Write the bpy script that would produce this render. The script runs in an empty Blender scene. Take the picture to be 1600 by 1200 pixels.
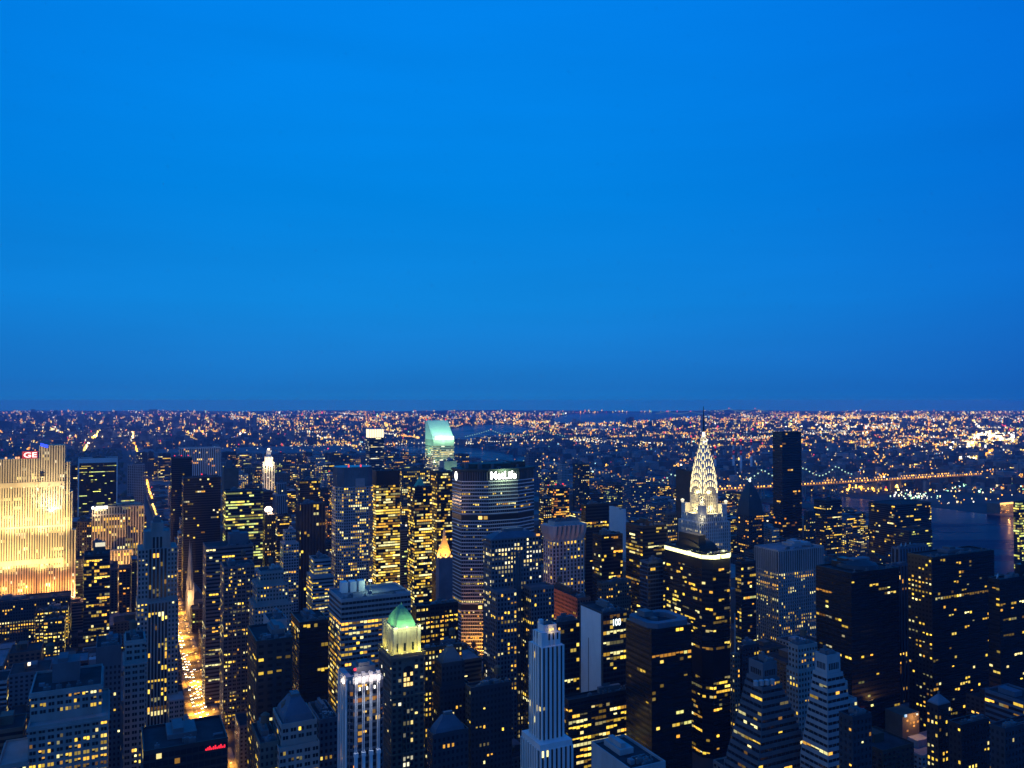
import bpy, math, random
from math import radians, sin, cos, tan, pi, sqrt, atan2

S = bpy.context.scene
COL = S.collection

# ------------------------------------------------------------------ camera
H = 320.0                     # observation deck height
FPX = 1285.0                  # focal length in photograph pixels (1600 wide)
YE = 627.0                    # eye level in the photograph
TH = math.atan((YE - 600.0) / FPX)
cam_d = bpy.data.cameras.new('camera')
cam = bpy.data.objects.new('camera', cam_d)
COL.objects.link(cam)
cam.location = (0, 0, H)
cam.rotation_euler = (pi / 2 + TH, 0, 0)
cam_d.sensor_width = 36.0
cam_d.lens = FPX / 1600 * 36
cam_d.clip_start = 1.0
cam_d.clip_end = 200000.0
S.camera = cam

# ------------------------------------------------------------------ render
S.view_settings.view_transform = 'Standard'
S.view_settings.look = 'None'
S.view_settings.exposure = 0.0
S.view_settings.gamma = 1.0
S.render.engine = 'CYCLES'
cy = S.cycles
cy.use_denoising = True
try:
    cy.denoiser = 'OPENIMAGEDENOISE'
    cy.denoising_input_passes = 'RGB_ALBEDO_NORMAL'
except Exception:
    pass
cy.max_bounces = 4
cy.diffuse_bounces = 2
cy.glossy_bounces = 3
cy.volume_bounces = 2
cy.sample_clamp_indirect = 4.0
cy.use_light_tree = True

# ------------------------------------------------------------------ sky (dusk)
SUN_EL, SUN_AZ = radians(3.0), radians(225.0)      # the last light, behind and to the left (clockwise from +Y)
W = bpy.data.worlds.new('World')
S.world = W
W.use_nodes = True
nt = W.node_tree
nt.nodes.clear()
def N(t, **k):
    n = nt.nodes.new(t)
    for a, b in k.items():
        setattr(n, a, b)
    return n
LK = nt.links.new
tc = N('ShaderNodeTexCoord')
sep = N('ShaderNodeSeparateXYZ')
LK(tc.outputs['Generated'], sep.inputs[0])
ramp = N('ShaderNodeValToRGB')
LK(sep.outputs['Z'], ramp.inputs[0])
els = ramp.color_ramp.elements
stops = [(0.0, (.010, .250, .60)), (.003, (.010, .180, .54)), (.015, (.0100, .166, .53)), (.052, (.0085, .200, .63)), (.117, (.004, .236, .725)),
         (.24, (.0, .233, .775)), (.43, (.0, .226, .835)), (1.0, (.0, .11, .58))]
while len(els) < len(stops):
    els.new(.5)
for e, (p, c) in zip(els, stops):
    e.position = p
    e.color = (*c, 1)
xx = N('ShaderNodeMath', operation='MULTIPLY')
LK(sep.outputs['X'], xx.inputs[0]); LK(sep.outputs['X'], xx.inputs[1])
xm = N('ShaderNodeMath', operation='MINIMUM')
xm.inputs[1].default_value = .30
LK(xx.outputs[0], xm.inputs[0])
def across(lin, quad):  # sideways falloff of the sky, with the lens vignette put into its colour
    a = N('ShaderNodeMath', operation='MULTIPLY_ADD')
    a.inputs[1].default_value = lin
    a.inputs[2].default_value = 1.0
    LK(sep.outputs['X'], a.inputs[0])
    b = N('ShaderNodeMath', operation='MULTIPLY_ADD')
    b.inputs[1].default_value = quad
    LK(xm.outputs[0], b.inputs[0]); LK(a.outputs[0], b.inputs[2])
    return b
mx, mx2 = across(-.217, -.73), across(-.077, -.34)
cmb = N('ShaderNodeCombineXYZ')
LK(mx.outputs[0], cmb.inputs[0]); LK(mx.outputs[0], cmb.inputs[1]); LK(mx2.outputs[0], cmb.inputs[2])
mulc = N('ShaderNodeVectorMath', operation='MULTIPLY')
LK(ramp.outputs[0], mulc.inputs[0])
LK(cmb.outputs[0], mulc.inputs[1])
sky = N('ShaderNodeTexSky')
sky.sky_type = 'NISHITA'
sky.sun_disc = False
sky.sun_elevation = SUN_EL
sky.sun_rotation = SUN_AZ
skm = N('ShaderNodeVectorMath', operation='SCALE')
LK(sky.outputs[0], skm.inputs[0])
skm.inputs['Scale'].default_value = 0.0005
addc = N('ShaderNodeVectorMath', operation='ADD')
LK(mulc.outputs[0], addc.inputs[0])
LK(skm.outputs[0], addc.inputs[1])
bg = N('ShaderNodeBackground')
# faint uneven layers of evening haze in the sky
smap = N('ShaderNodeMapping'); smap.inputs['Scale'].default_value = (1.2, 1.2, 9.0)
LK(tc.outputs['Generated'], smap.inputs[0])
sno = N('ShaderNodeTexNoise'); sno.inputs['Scale'].default_value = 2.2; sno.inputs['Detail'].default_value = 4
LK(smap.outputs[0], sno.inputs[0])
sma = N('ShaderNodeMapRange'); sma.inputs[1].default_value = .3; sma.inputs[2].default_value = .7; sma.inputs[3].default_value = .965; sma.inputs[4].default_value = 1.035
LK(sno.outputs[0], sma.inputs[0])
shz = N('ShaderNodeVectorMath', operation='SCALE')
LK(addc.outputs[0], shz.inputs[0]); LK(sma.outputs[0], shz.inputs['Scale'])
bg.inputs['Strength'].default_value = 1.0
LK(shz.outputs[0], bg.inputs['Color'])
wo = N('ShaderNodeOutputWorld')
LK(bg.outputs[0], wo.inputs['Surface'])

sun_d = bpy.data.lights.new('sun', 'SUN')
sun = bpy.data.objects.new('sun', sun_d)
COL.objects.link(sun)
sun_d.energy = 0.17
sun_d.angle = radians(40)
sun_d.color = (1.0, .86, .76)
sun_el = radians(14)
# direction the light travels
import mathutils
dv = mathutils.Vector((-sin(SUN_AZ) * cos(sun_el), -cos(SUN_AZ) * cos(sun_el), -sin(sun_el)))
sun.rotation_euler = dv.to_track_quat('-Z', 'Y').to_euler()

# ------------------------------------------------------------------ coordinates
PHI = radians(25.8)           # the avenues run this far to the left of the view
EX = (cos(PHI), sin(PHI))     # along the cross streets
EY = (-sin(PHI), cos(PHI))    # along the avenues
def g2w(X, Y):
    return (EX[0] * X + EY[0] * Y, EX[1] * X + EY[1] * Y)
def w2g(x, y):
    return (EX[0] * x + EX[1] * y, EY[0] * x + EY[1] * y)
def at(px, py, D):
    """point seen at photograph pixel px,py at distance D along the view"""
    a, b = (px - 800) / FPX, -(py - 600) / FPX
    dy, dz = cos(TH) - b * sin(TH), sin(TH) + b * cos(TH)
    return (a / dy * D, D, H + dz / dy * D)
def ground_at(px, py, z=0.0):
    a, b = (px - 800) / FPX, -(py - 600) / FPX
    dy, dz = cos(TH) - b * sin(TH), sin(TH) + b * cos(TH)
    t = (z - H) / dz
    return (a * t, dy * t)
def project(x, y, z):
    f = y * cos(TH) + (z - H) * sin(TH)
    u = -y * sin(TH) + (z - H) * cos(TH)
    f = max(f, 1e-3)
    return (800 + FPX * x / f, 600 - FPX * u / f)

# ------------------------------------------------------------------ mesh collector
class MB:
    def __init__(s):
        s.v, s.f, s.m, s.c = [], [], [], []
    def face(s, pts, m=0, c=(0, 0, 0)):
        b = len(s.v)
        s.v.extend(pts)
        s.f.append(tuple(range(b, b + len(pts))))
        s.m.append(m)
        s.c.append(c)
    def box(s, x0, x1, y0, y1, z0, z1, m=0, c=(0, 0, 0), bottom=False):
        P = [(x0, y0, z0), (x1, y0, z0), (x1, y1, z0), (x0, y1, z0), (x0, y0, z1), (x1, y0, z1), (x1, y1, z1), (x0, y1, z1)]
        b = len(s.v)
        s.v.extend(P)
        F = [(0, 1, 5, 4), (1, 2, 6, 5), (2, 3, 7, 6), (3, 0, 4, 7), (4, 5, 6, 7)]
        if bottom:
            F.append((3, 2, 1, 0))
        for q in F:
            s.f.append(tuple(b + i for i in q))
            s.m.append(m)
            s.c.append(c)
    def prism(s, p0, z0, z1, p1=None, m=0, c=(0, 0, 0), cap=True, bottom=False):
        p1 = p1 or p0
        n = len(p0)
        b = len(s.v)
        s.v.extend([(x, y, z0) for x, y in p0])
        s.v.extend([(x, y, z1) for x, y in p1])
        for i in range(n):
            j = (i + 1) % n
            s.f.append((b + i, b + j, b + n + j, b + n + i)); s.m.append(m); s.c.append(c)
        if cap:
            s.f.append(tuple(b + n + i for i in range(n))); s.m.append(m); s.c.append(c)
        if bottom:
            s.f.append(tuple(b + n - 1 - i for i in range(n))); s.m.append(m); s.c.append(c)
    def cyl(s, x, y, r, z0, z1, r1=None, n=10, m=0, c=(0, 0, 0), cap=True):
        r1 = r if r1 is None else r1
        a = [2 * pi * i / n for i in range(n)]
        s.prism([(x + r * cos(t), y + r * sin(t)) for t in a], z0, z1, [(x + r1 * cos(t), y + r1 * sin(t)) for t in a], m, c, cap)
    def tube(s, a, b, r, n=6, m=0, c=(0, 0, 0)):
        A, B = mathutils.Vector(a), mathutils.Vector(b)
        d = (B - A).normalized()
        u = d.orthogonal().normalized()
        w = d.cross(u)
        k = len(s.v)
        for P in (A, B):
            for i in range(n):
                t = 2 * pi * i / n
                s.v.append(tuple(P + u * (r * cos(t)) + w * (r * sin(t))))
        for i in range(n):
            j = (i + 1) % n
            s.f.append((k + i, k + j, k + n + j, k + n + i)); s.m.append(m); s.c.append(c)
        s.f.append(tuple(k + n - 1 - i for i in range(n))); s.m.append(m); s.c.append(c)
        s.f.append(tuple(k + n + i for i in range(n))); s.m.append(m); s.c.append(c)
    def build(s, name, mats, parent=None, kind=None, loc=None):
        if not s.f:
            return None
        me = bpy.data.meshes.new(name)
        me.from_pydata(s.v, [], s.f)
        if not isinstance(mats, (list, tuple)):
            mats = [mats]
        for q in mats:
            me.materials.append(q)
        if len(mats) > 1:
            me.polygons.foreach_set('material_index', s.m)
        at_ = me.attributes.new('glow', 'FLOAT_COLOR', 'FACE')
        flat = []
        for c in s.c:
            flat.extend((c[0], c[1], c[2], 1.0))
        at_.data.foreach_set('color', flat)
        me.update()
        o = bpy.data.objects.new(name, me)
        COL.objects.link(o)
        if parent is not None:
            o.parent = parent
        if loc is not None:
            o.location = loc
        if kind:
            o['kind'] = kind
        return o

def tag(o, label, cat=None, group=None, kind=None):
    if label: o['label'] = label
    if cat: o['category'] = cat
    if group: o['group'] = group
    if kind: o['kind'] = kind
    return o
def empty(name, loc, rz=0.0):
    o = bpy.data.objects.new(name, None)
    COL.objects.link(o)
    o.location = loc
    o.rotation_euler = (0, 0, rz)
    o.empty_display_size = 5
    return o

# ------------------------------------------------------------------ materials
MATS = {}
def mat(name, col, rough=.85, metal=0.0, var=.25, scale=.06, spec=.3, streak=0.0):
    if name in MATS:
        return MATS[name]
    m = bpy.data.materials.new(name)
    m.use_nodes = True
    t = m.node_tree
    b = t.nodes['Principled BSDF']
    b.inputs['Roughness'].default_value = rough
    b.inputs['Metallic'].default_value = metal
    b.inputs['Specular IOR Level'].default_value = spec
    co = t.nodes.new('ShaderNodeTexCoord')
    mp = t.nodes.new('ShaderNodeMapping')
    mp.inputs['Scale'].default_value = (1, 1, .35 if streak else 1)
    no = t.nodes.new('ShaderNodeTexNoise')
    no.inputs['Scale'].default_value = scale
    no.inputs['Detail'].default_value = 5
    no.inputs['Roughness'].default_value = .65
    oi = t.nodes.new('ShaderNodeObjectInfo')
    r = t.nodes.new('ShaderNodeValToRGB')
    r.color_ramp.elements[0].position = .3
    r.color_ramp.elements[1].position = .7
    r.color_ramp.elements[0].color = (*[c * (1 - var) for c in col], 1)
    r.color_ramp.elements[1].color = (*[min(1, c * (1 + var)) for c in col], 1)
    t.links.new(co.outputs['Object'], mp.inputs[0])
    t.links.new(mp.outputs[0], no.inputs[0])
    t.links.new(no.outputs[0], r.inputs[0])
    t.links.new(r.outputs[0], b.inputs['Base Color'])
    MATS[name] = m
    return m
def emit(name, col, st):
    if name in MATS:
        return MATS[name]
    m = bpy.data.materials.new(name)
    m.use_nodes = True
    b = m.node_tree.nodes['Principled BSDF']
    b.inputs['Base Color'].default_value = (.2, .2, .2, 1)
    b.inputs['Emission Color'].default_value = (*col, 1)
    b.inputs['Emission Strength'].default_value = st
    m.cycles.emission_sampling = 'NONE'
    MATS[name] = m
    return m
def glow_mat(name, base, rough, st=1.0):
    m = bpy.data.materials.new(name)
    m.use_nodes = True
    t = m.node_tree
    b = t.nodes['Principled BSDF']
    b.inputs['Base Color'].default_value = (*base, 1)
    b.inputs['Roughness'].default_value = rough
    a = t.nodes.new('ShaderNodeAttribute')
    a.attribute_name = 'glow'
    t.links.new(a.outputs['Color'], b.inputs['Emission Color'])
    b.inputs['Emission Strength'].default_value = st
    m.cycles.emission_sampling = 'NONE'
    MATS[name] = m
    return m
GLASS = glow_mat('window_glass', (.012, .016, .022), .18, 1.3)
LAMPM = glow_mat('city_lamp_light', (.05, .05, .05), .5)

M = dict(
    lime=mat('limestone', (.27, .25, .23), streak=1),
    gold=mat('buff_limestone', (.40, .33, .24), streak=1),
    grey=mat('grey_concrete', (.105, .11, .125), streak=1),
    pale=mat('pale_concrete', (.30, .30, .30), streak=1),
    white=mat('white_stone', (.62, .62, .60), var=.12, streak=1),
    brown=mat('brown_brick', (.085, .05, .035)),
    redb=mat('red_brick', (.14, .065, .05)),
    tan=mat('tan_brick', (.125, .10, .08)),
    dark=mat('dark_metal_panel', (.022, .022, .026), rough=.45, spec=.5),
    black=mat('black_curtain_wall', (.010, .010, .013), rough=.35, spec=.5),
    slate=mat('slate_cladding', (.032, .036, .045), rough=.6),
    bronze=mat('bronze_cladding', (.04, .03, .022), rough=.5),
    blue=mat('blue_grey_cladding', (.09, .115, .15), rough=.6),
    roof=mat('tar_roof', (.026, .027, .032), rough=.95, var=.5, scale=.15),
    roofl=mat('pale_roof_membrane', (.16, .17, .19), rough=.9, var=.3, scale=.1),
    slater=mat('slate_roof_tiles', (.07, .095, .125), rough=.6),
    copper=mat('green_copper_roof', (.15, .42, .22), rough=.55, var=.25, scale=.3),
    steel=mat('polished_steel', (.62, .62, .60), rough=.38, metal=.85, var=.1),
    wood=mat('tank_wood', (.12, .08, .055)),
    mech=mat('roof_plant_metal', (.11, .12, .13), rough=.6),
)
PAL = dict(
    y=[(1.0, .63, .06), (1.0, .70, .12), (1.0, .55, .05), (1.0, .63, .06), (1.0, .80, .30), (1.0, .48, .05), (.95, .85, .35)],
    o=[(1.0, .42, .04), (1.0, .52, .07), (1.0, .62, .14), (.9, .30, .03)],
    w=[(1.0, .85, .42), (1.0, .92, .62), (1.0, .75, .25)],
    g=[(.85, .85, .15), (.75, .85, .25), (1.0, .75, .12)],
    m=[(1.0, .63, .07), (1.0, .68, .12), (1.0, .85, .45), (1.0, .42, .04), (.9, .85, .25), (1.0, .6, .05)],
)
# style: mode, bay width, floor height, window width and height share, lit share, share of busy floors, lit share on those, palette
ST = dict(
    punch=('punch', 2.7, 3.7, .46, .50, .09, .06, .5, 'y'),
    punchw=('pair', 2.1, 3.7, .60, .50, .10, .06, .5, 'y'),
    resid=('punch', 4.0, 3.2, .5, .45, .16, .02, .4, 'm'),
    pier=('pier', 3.4, 3.9, .50, .62, .08, .05, .5, 'y'),
    pierf=('pier', 2.6, 3.9, .50, .70, .06, .04, .4, 'y'),
    ribbon=('ribbon', 3.2, 3.9, .86, .46, .13, .10, .6, 'y'),
    glass=('ribbon', 2.8, 3.9, .86, .66, .07, .08, .5, 'y'),
    dglass=('ribbon', 3.0, 3.9, .86, .60, .05, .06, .45, 'm'),
    grid=('punch', 3.0, 3.8, .66, .62, .09, .06, .5, 'y'),
)

def facade(wm, gm, o, u, n, Wd, z0, z1, st, R, mpp, relief=True, skip=(), hot=None):
    """windows (dark and lit panes) of one wall face; o = start corner, u = along the wall left to right, n = outward"""
    mode, bw, fh, ww, wh, lit, rowp, hotp, pal = st
    bw = max(bw, 1.75 * mpp)
    fh = max(fh, 1.65 * mpp)
    if Wd < bw * .8 or z1 - z0 < fh:
        return
    nb = max(1, int(round(Wd / bw)))
    nf = max(1, int((z1 - z0 - .5) / fh))
    b = Wd / nb
    zt = z1 - .5
    cols = PAL[pal]
    pair = mode == 'pair'
    if pair: mode = 'punch'
    def P(s, z, d):
        return (o[0] + u[0] * s + n[0] * d, o[1] + u[1] * s + n[1] * d, z)
    def Q(mb, s0, s1, a0, a1, d, c=(0, 0, 0)):
        mb.face([P(s0, a0, d), P(s1, a0, d), P(s1, a1, d), P(s0, a1, d)], 0, c)
    relief = relief and mpp < 1.6
    zb0 = zt - nf * fh
    if mode == 'ribbon' and relief and mpp < 1.0:      # thin mullions
        for i in range(nb + 1):
            s0 = min(max(0, i * b - .12), Wd - .24)
            Q(wm, s0, s0 + .24, z0, zt, .28)
    if mode == 'pier':
        for i in range(nb):
            Q(gm, (i + .5 - ww / 2) * b, (i + .5 + ww / 2) * b, max(z0, zb0), zt, .06)
            if relief:
                s0, s1 = (i - .5 + ww / 2) * b, (i + .5 - ww / 2) * b
                s0 = max(0, s0)
                Q(wm, s0, s1, z0, zt + .4, .75)
                wm.face([P(s1, z0, 0), P(s1, zt + .4, 0), P(s1, zt + .4, .75), P(s1, z0, .75)][::-1])
                wm.face([P(s0, z0, 0), P(s0, zt + .4, 0), P(s0, zt + .4, .75), P(s0, z0, .75)])
                wm.face([P(s0, zt + .4, 0), P(s0, zt + .4, .75), P(s1, zt + .4, .75), P(s1, zt + .4, 0)])
    for f in range(nf):
        zc = zb0 + (f + .52) * fh
        a0, a1 = zc - wh * fh / 2, zc + wh * fh / 2
        if a0 < z0 + .3:
            continue
        if any(k0 <= zc <= k1 for k0, k1 in skip):
            continue
        if mode == 'ribbon':
            Q(gm, .25, Wd - .25, a0, a1, .05)
            if mpp < 1.0 and relief:       # sill ledge under each strip
                Q(wm, 0, Wd, a0 - .35, a0 - .05, .32)
                wm.face([P(0, a0 - .05, 0), P(0, a0 - .05, .32), P(Wd, a0 - .05, .32), P(Wd, a0 - .05, 0)][::-1])
        if mode == 'pier' and (wh < .9):
            for i in range(nb):
                Q(wm, (i + .5 - ww / 2) * b, (i + .5 + ww / 2) * b, a1, a0 + fh, .12) if relief else None
        p = 1.3 * lit * R.choice((.3, .6, 1, 1, 1.6))
        if R.random() < rowp:
            p = hotp * R.uniform(.6, 1.5)
        if hot:
            for h0, h1, ph in hot:
                if h0 <= zc <= h1:
                    p = ph * R.uniform(.5, 1.3)
        prev = False
        c = None
        for i in range(nb):
            off = (.13 if i % 2 == 0 else -.13) * b if pair else 0
            q = p if not prev else min(.92, max(p * 1.2, p + .33))
            on = R.random() < q
            if mode == 'punch' and not on:
                Q(gm, (i + .5 - ww / 2) * b + off, (i + .5 + ww / 2) * b + off, a0, a1, .06)
            if on:
                if not prev or R.random() < .35:
                    c = R.choice(cols)
                    k = R.choice((.12, .25, .5, .9, 1.1, 1.5)) * R.uniform(.8, 1.2)
                    c = tuple(k * x for x in c)
                kk = R.uniform(.75, 1.15)
                lo = a0 + (a1 - a0) * R.choice((0, 0, 0, 0, .3, .5)) if mpp < 1.3 else a0
                Q(gm, (i + .5 - ww / 2) * b + off, (i + .5 + ww / 2) * b + off, a0, a1, .06) if lo > a0 and mode == 'punch' else None
                Q(gm, (i + .5 - ww / 2) * b + off, (i + .5 + ww / 2) * b + off, lo, a1, .11, tuple(kk * x for x in c))
            prev = on

FOOT = []          # footprints in grid coordinates: x0, x1, y0, y1
SKY = []           # boxes for the skyline test

class Site:
    """a plot whose near top corner is seen at pixel xc, yt at distance D"""
    def __init__(s, xl, xc, xr, yt, D, side='R', Lx=None, Ly=None):
        p = at(xc, yt, D)
        s.D, s.h = D, p[2]
        s.mpp = D / 822.0
        s.side = side
        def hit(d, px):
            k = (px - 800) / FPX
            kz = (s.h - H) * sin(TH)
            # (p.x + d.x t) = k ((p.y + d.y t) cos TH + kz)
            return (k * (p[1] * cos(TH) + kz) - p[0]) / (d[0] - k * d[1] * cos(TH))
        s._hit, s._p = hit, p
        if side == 'R':
            s.Lx = Lx or abs(hit(EX, xr))
            yl = abs(hit(EY, xl))
            s.Ly = Ly or max(yl, 8)
            if Ly and xc > 600:
                q = project(p[0] + EY[0] * Ly, p[1] + EY[1] * Ly, s.h)
                if abs(q[0] - xl) > 5: s.Ly = max(9, yl)
            sw = (p[0], p[1])
        else:
            s.Lx = Lx or abs(hit((-EX[0], -EX[1]), xl))
            s.Ly = Ly or abs(hit(EY, xr))
            sw = (p[0] - EX[0] * s.Lx, p[1] - EX[1] * s.Lx)
        s.sw = sw
        s.X, s.Y = w2g(*sw)
    def sx(s, px):
        """local x on the south face for a pixel column"""
        t = s._hit(EX, px)
        return t if s.side == 'R' else s.Lx + t
    def z(s, py, lx=0.0, ly=0.0):
        y = s.sw[1] + EX[1] * lx + EY[1] * ly
        return at(800, py, y)[2]
    def root(s, name, label, cat='building', group=None, foot=True):
        o = empty(name, (s.sw[0], s.sw[1], 0), PHI)
        tag(o, label, cat, group)
        if foot:
            FOOT.append((s.X, s.X + s.Lx, s.Y, s.Y + s.Ly, o.name))
            SKY.append((s.X, s.X + s.Lx, s.Y, s.Y + s.Ly, s.h))
        return o

def sub_windows(gm, root, near, mats=None):
    """lit panes of near towers become window parts of their own, the rest one part"""
    if near:
        idx = [i for i in range(len(gm.f)) if gm.c[i][0] > .30]
        def area(i):
            a, b, c = (mathutils.Vector(gm.v[j]) for j in gm.f[i][:3])
            return (b - a).length * (c - b).length
        idx.sort(key=lambda i: -area(i))
        take = set(idx[:near])
        for i in take:
            w = MB()
            w.face([gm.v[j] for j in gm.f[i]], 0, gm.c[i])
            w.build('window', GLASS, root)
        rest = MB()
        for i in range(len(gm.f)):
            if i not in take:
                rest.face([gm.v[j] for j in gm.f[i]], 0, gm.c[i])
        gm = rest
    gm.build('window', GLASS, root, kind='stuff')

def four(wm, gm, x0, x1, y0, y1, z0, z1, st, R, mpp, sides='SWE', **k):
    stS = st if not isinstance(st, dict) else st.get('S')
    get = (lambda q: st) if not isinstance(st, dict) else (lambda q: st.get(q))
    if 'S' in sides and get('S'): facade(wm, gm, (x0, y0), (1, 0), (0, -1), x1 - x0, z0, z1, get('S'), R, mpp, **k)
    if 'W' in sides and get('W'): facade(wm, gm, (x0, y1), (0, -1), (-1, 0), y1 - y0, z0, z1, get('W'), R, mpp, **k)
    if 'E' in sides and get('E'): facade(wm, gm, (x1, y0), (0, 1), (1, 0), y1 - y0, z0, z1, get('E'), R, mpp, **k)

def parapet(mb, x0, x1, y0, y1, z, t=.5, h=1.3):
    mb.box(x0, x1, y0, y0 + t, z, z + h)
    mb.box(x0, x1, y1 - t, y1, z, z + h)
    mb.box(x0, x0 + t, y0 + t, y1 - t, z, z + h)
    mb.box(x1 - t, x1, y0 + t, y1 - t, z, z + h)

def rooftop(root, x0, x1, y0, y1, z, R, wall, roofm='roof', pent=True, tank=False, units=6, beacon=0, mast=0, hpent=None):
    w, d = x1 - x0, y1 - y0
    p = MB(); parapet(p, x0, x1, y0, y1, z); p.build('parapet', wall, root)
    r = MB(); r.box(x0 + .5, x1 - .5, y0 + .5, y1 - .5, z - .2, z + .05); root_ = r.build('roof', M[roofm], root)
    root = root_
    top = z
    if pent and w > 8 and d > 8:
        a = R.uniform(.15, .55)
        q0 = x0 + w * a
        q1 = min(x1 - 2, q0 + w * R.uniform(.25, .5))
        e0 = y0 + d * R.uniform(.35, .5)
        e1 = y1 - d * R.uniform(.08, .2)
        hp = hpent or R.uniform(2.2, 4.2)
        k = MB(); k.box(q0, q1, e0, e1, z, z + hp)
        k.box(q0 + (q1 - q0) * .2, q0 + (q1 - q0) * .55, e0 + 1.5, e1 - 1.5, z + hp, z + hp + 2.2)
        k.build('penthouse', R.choice((wall, M['mech'], M['grey'])), root)
        top = z + hp
    if units > 2 and max(w, d) > 14 and abs(root.matrix_world.translation.x) < 1e9:
        near_ = hpent is None and z > 120
        for i in range(4 if near_ else 1):          # duct runs and low bulkheads
            k = MB()
            cx, c2 = R.uniform(x0 + 1.5, x1 - 6), R.uniform(y0 + 2, y0 + d * .34)
            if R.random() < .6:
                k.box(cx, min(x1 - 1, cx + R.uniform(4, w * .4)), c2, c2 + .8, z + .6, z + 1.3, bottom=True)
                k.box(cx, cx + .5, c2, c2 + .8, z, z + .6)
            else:
                k.box(cx, cx + R.uniform(2, 4), c2, c2 + R.uniform(2, 3), z, z + R.uniform(1.6, 3))
            k.build('roof_duct', M['mech'] if i % 2 else M['roofl'], root)
    for i in range(units):
        k = MB()
        cx, cy_ = R.uniform(x0 + 2, x1 - 3.5), (R.uniform(y0 + 1.5, y0 + max(2, d * .18)))
        s = R.uniform(1.0, 2.4)
        k.box(cx, cx + s * 1.6, cy_, cy_ + s, z + .05, z + R.uniform(1.2, 2.8))
        k.cyl(cx + s * .8, cy_ + s * .5, s * .32, z + .05, z + 3.1, n=8)
        k.build('roof_unit', M['mech'], root)
    if tank:
        cx, cy_ = R.uniform(x0 + 3, x1 - 3), R.uniform(y0 + d * .5, y1 - 2)
        k = MB()
        for sx_ in (-1.3, 1.3):
            for sy_ in (-1.3, 1.3):
                k.tube((cx + sx_, cy_ + sy_, top), (cx + sx_, cy_ + sy_, top + 3), .15, 4)
        k.cyl(cx, cy_, 2.3, top + 3, top + 7, n=12)
        k.cyl(cx, cy_, 2.5, top + 7, top + 8.6, .1, 12)
        k.build('water_tank', M['wood'], root)
    for i in range(beacon):
        k = MB(); cx = x0 + w * (i + .5) / beacon
        k.cyl(cx, y0 + d * .3, .5, top, top + 1.8, n=6)
        k.box(cx - .9, cx + .9, y0 + d * .3 - .9, y0 + d * .3 + .9, top + 1.8, top + 3.4, c=(2.2, .05, .06))
        k.build('beacon', LAMPM, root)
    if mast:
        k = MB(); k.tube((x0 + w * .5, y0 + d * .4, top), (x0 + w * .5, y0 + d * .4, top + mast), .35)
        k.build('antenna', M['mech'], root)

NEAR = 100
def tower(name, label, xl, xc, xr, yt, D, wall, style, side='R', Lx=None, Ly=None, tiers=None, seed=None, hot=None, skip=(), near=None,
          cat='building', group=None, roof=True, sides='SWE', win=True, cornice=False, corner=0, lit=None, **rk):
    s = Site(xl, xc, xr, yt, D, side, Lx, Ly)
    R = random.Random(seed if seed is not None else int(xl * 7 + yt * 13 + D))
    root = s.root(name, label, cat, group)
    wm, gm = MB(), MB()
    st = ST[style] if isinstance(style, str) else style
    if lit is not None and not isinstance(st, dict):
        st = (*st[:5], st[5] * lit, st[6] * lit, st[7], st[8])
    h = s.h
    tiers = tiers or [(0, 1, 0, 1, 0, 1)]
    for t in tiers:
        x0, x1, y0, y1 = t[0] * s.Lx, t[1] * s.Lx, t[2] * s.Ly, t[3] * s.Ly
        z0, z1 = t[4] * h, t[5] * h
        wm.box(x0, x1, y0, y1, z0, z1)
        if win:
            sk = [(a * h, b * h) for a, b in skip]
            ht = [(a * h, b * h, p) for a, b, p in hot] if hot else None
            four(wm, gm, x0, x1, y0, y1, z0, z1, st, R, s.mpp, sides, skip=sk, hot=ht)
        if cornice:
            wm.box(x0 - .8, x1 + .8, y0 - .8, y1 + .8, z1 - 1.6, z1 - .4, bottom=True)
    wm.build('wall', M[wall] if isinstance(wall, str) else wall, root)
    sub_windows(gm, root, (NEAR if D < 660 else 0) if near is None else near)
    if roof:
        t = tiers[-1]
        rk.setdefault('tank', wall in ('lime', 'brown', 'redb', 'tan', 'gold') and R.random() < .6)
        rooftop(root, t[0] * s.Lx, t[1] * s.Lx, t[2] * s.Ly, t[3] * s.Ly, t[5] * h, R, M[wall] if isinstance(wall, str) else wall, **rk)
        for t in tiers[:-1]:
            p = MB(); parapet(p, t[0] * s.Lx, t[1] * s.Lx, t[2] * s.Ly, t[3] * s.Ly, t[5] * h, .4, 1.0)
            p.build('parapet', M[wall] if isinstance(wall, str) else wall, root)
    return s, root

def lamp(kind, loc, energy, col, target=None, size=60, blend=.6, parent=None, radius=.5, name='floodlight'):
    d = bpy.data.lights.new(name, kind)
    o = bpy.data.objects.new(name, d)
    COL.objects.link(o)
    o.location = loc
    d.energy = energy
    d.color = col
    d.shadow_soft_size = radius
    if kind == 'SPOT':
        d.spot_size = radians(size)
        d.spot_blend = blend
    if target is not None:
        v = mathutils.Vector(target) - mathutils.Vector(loc)
        o.rotation_euler = v.to_track_quat('-Z', 'Y').to_euler()
    if parent is not None:
        o.parent = parent
    return o

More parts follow.
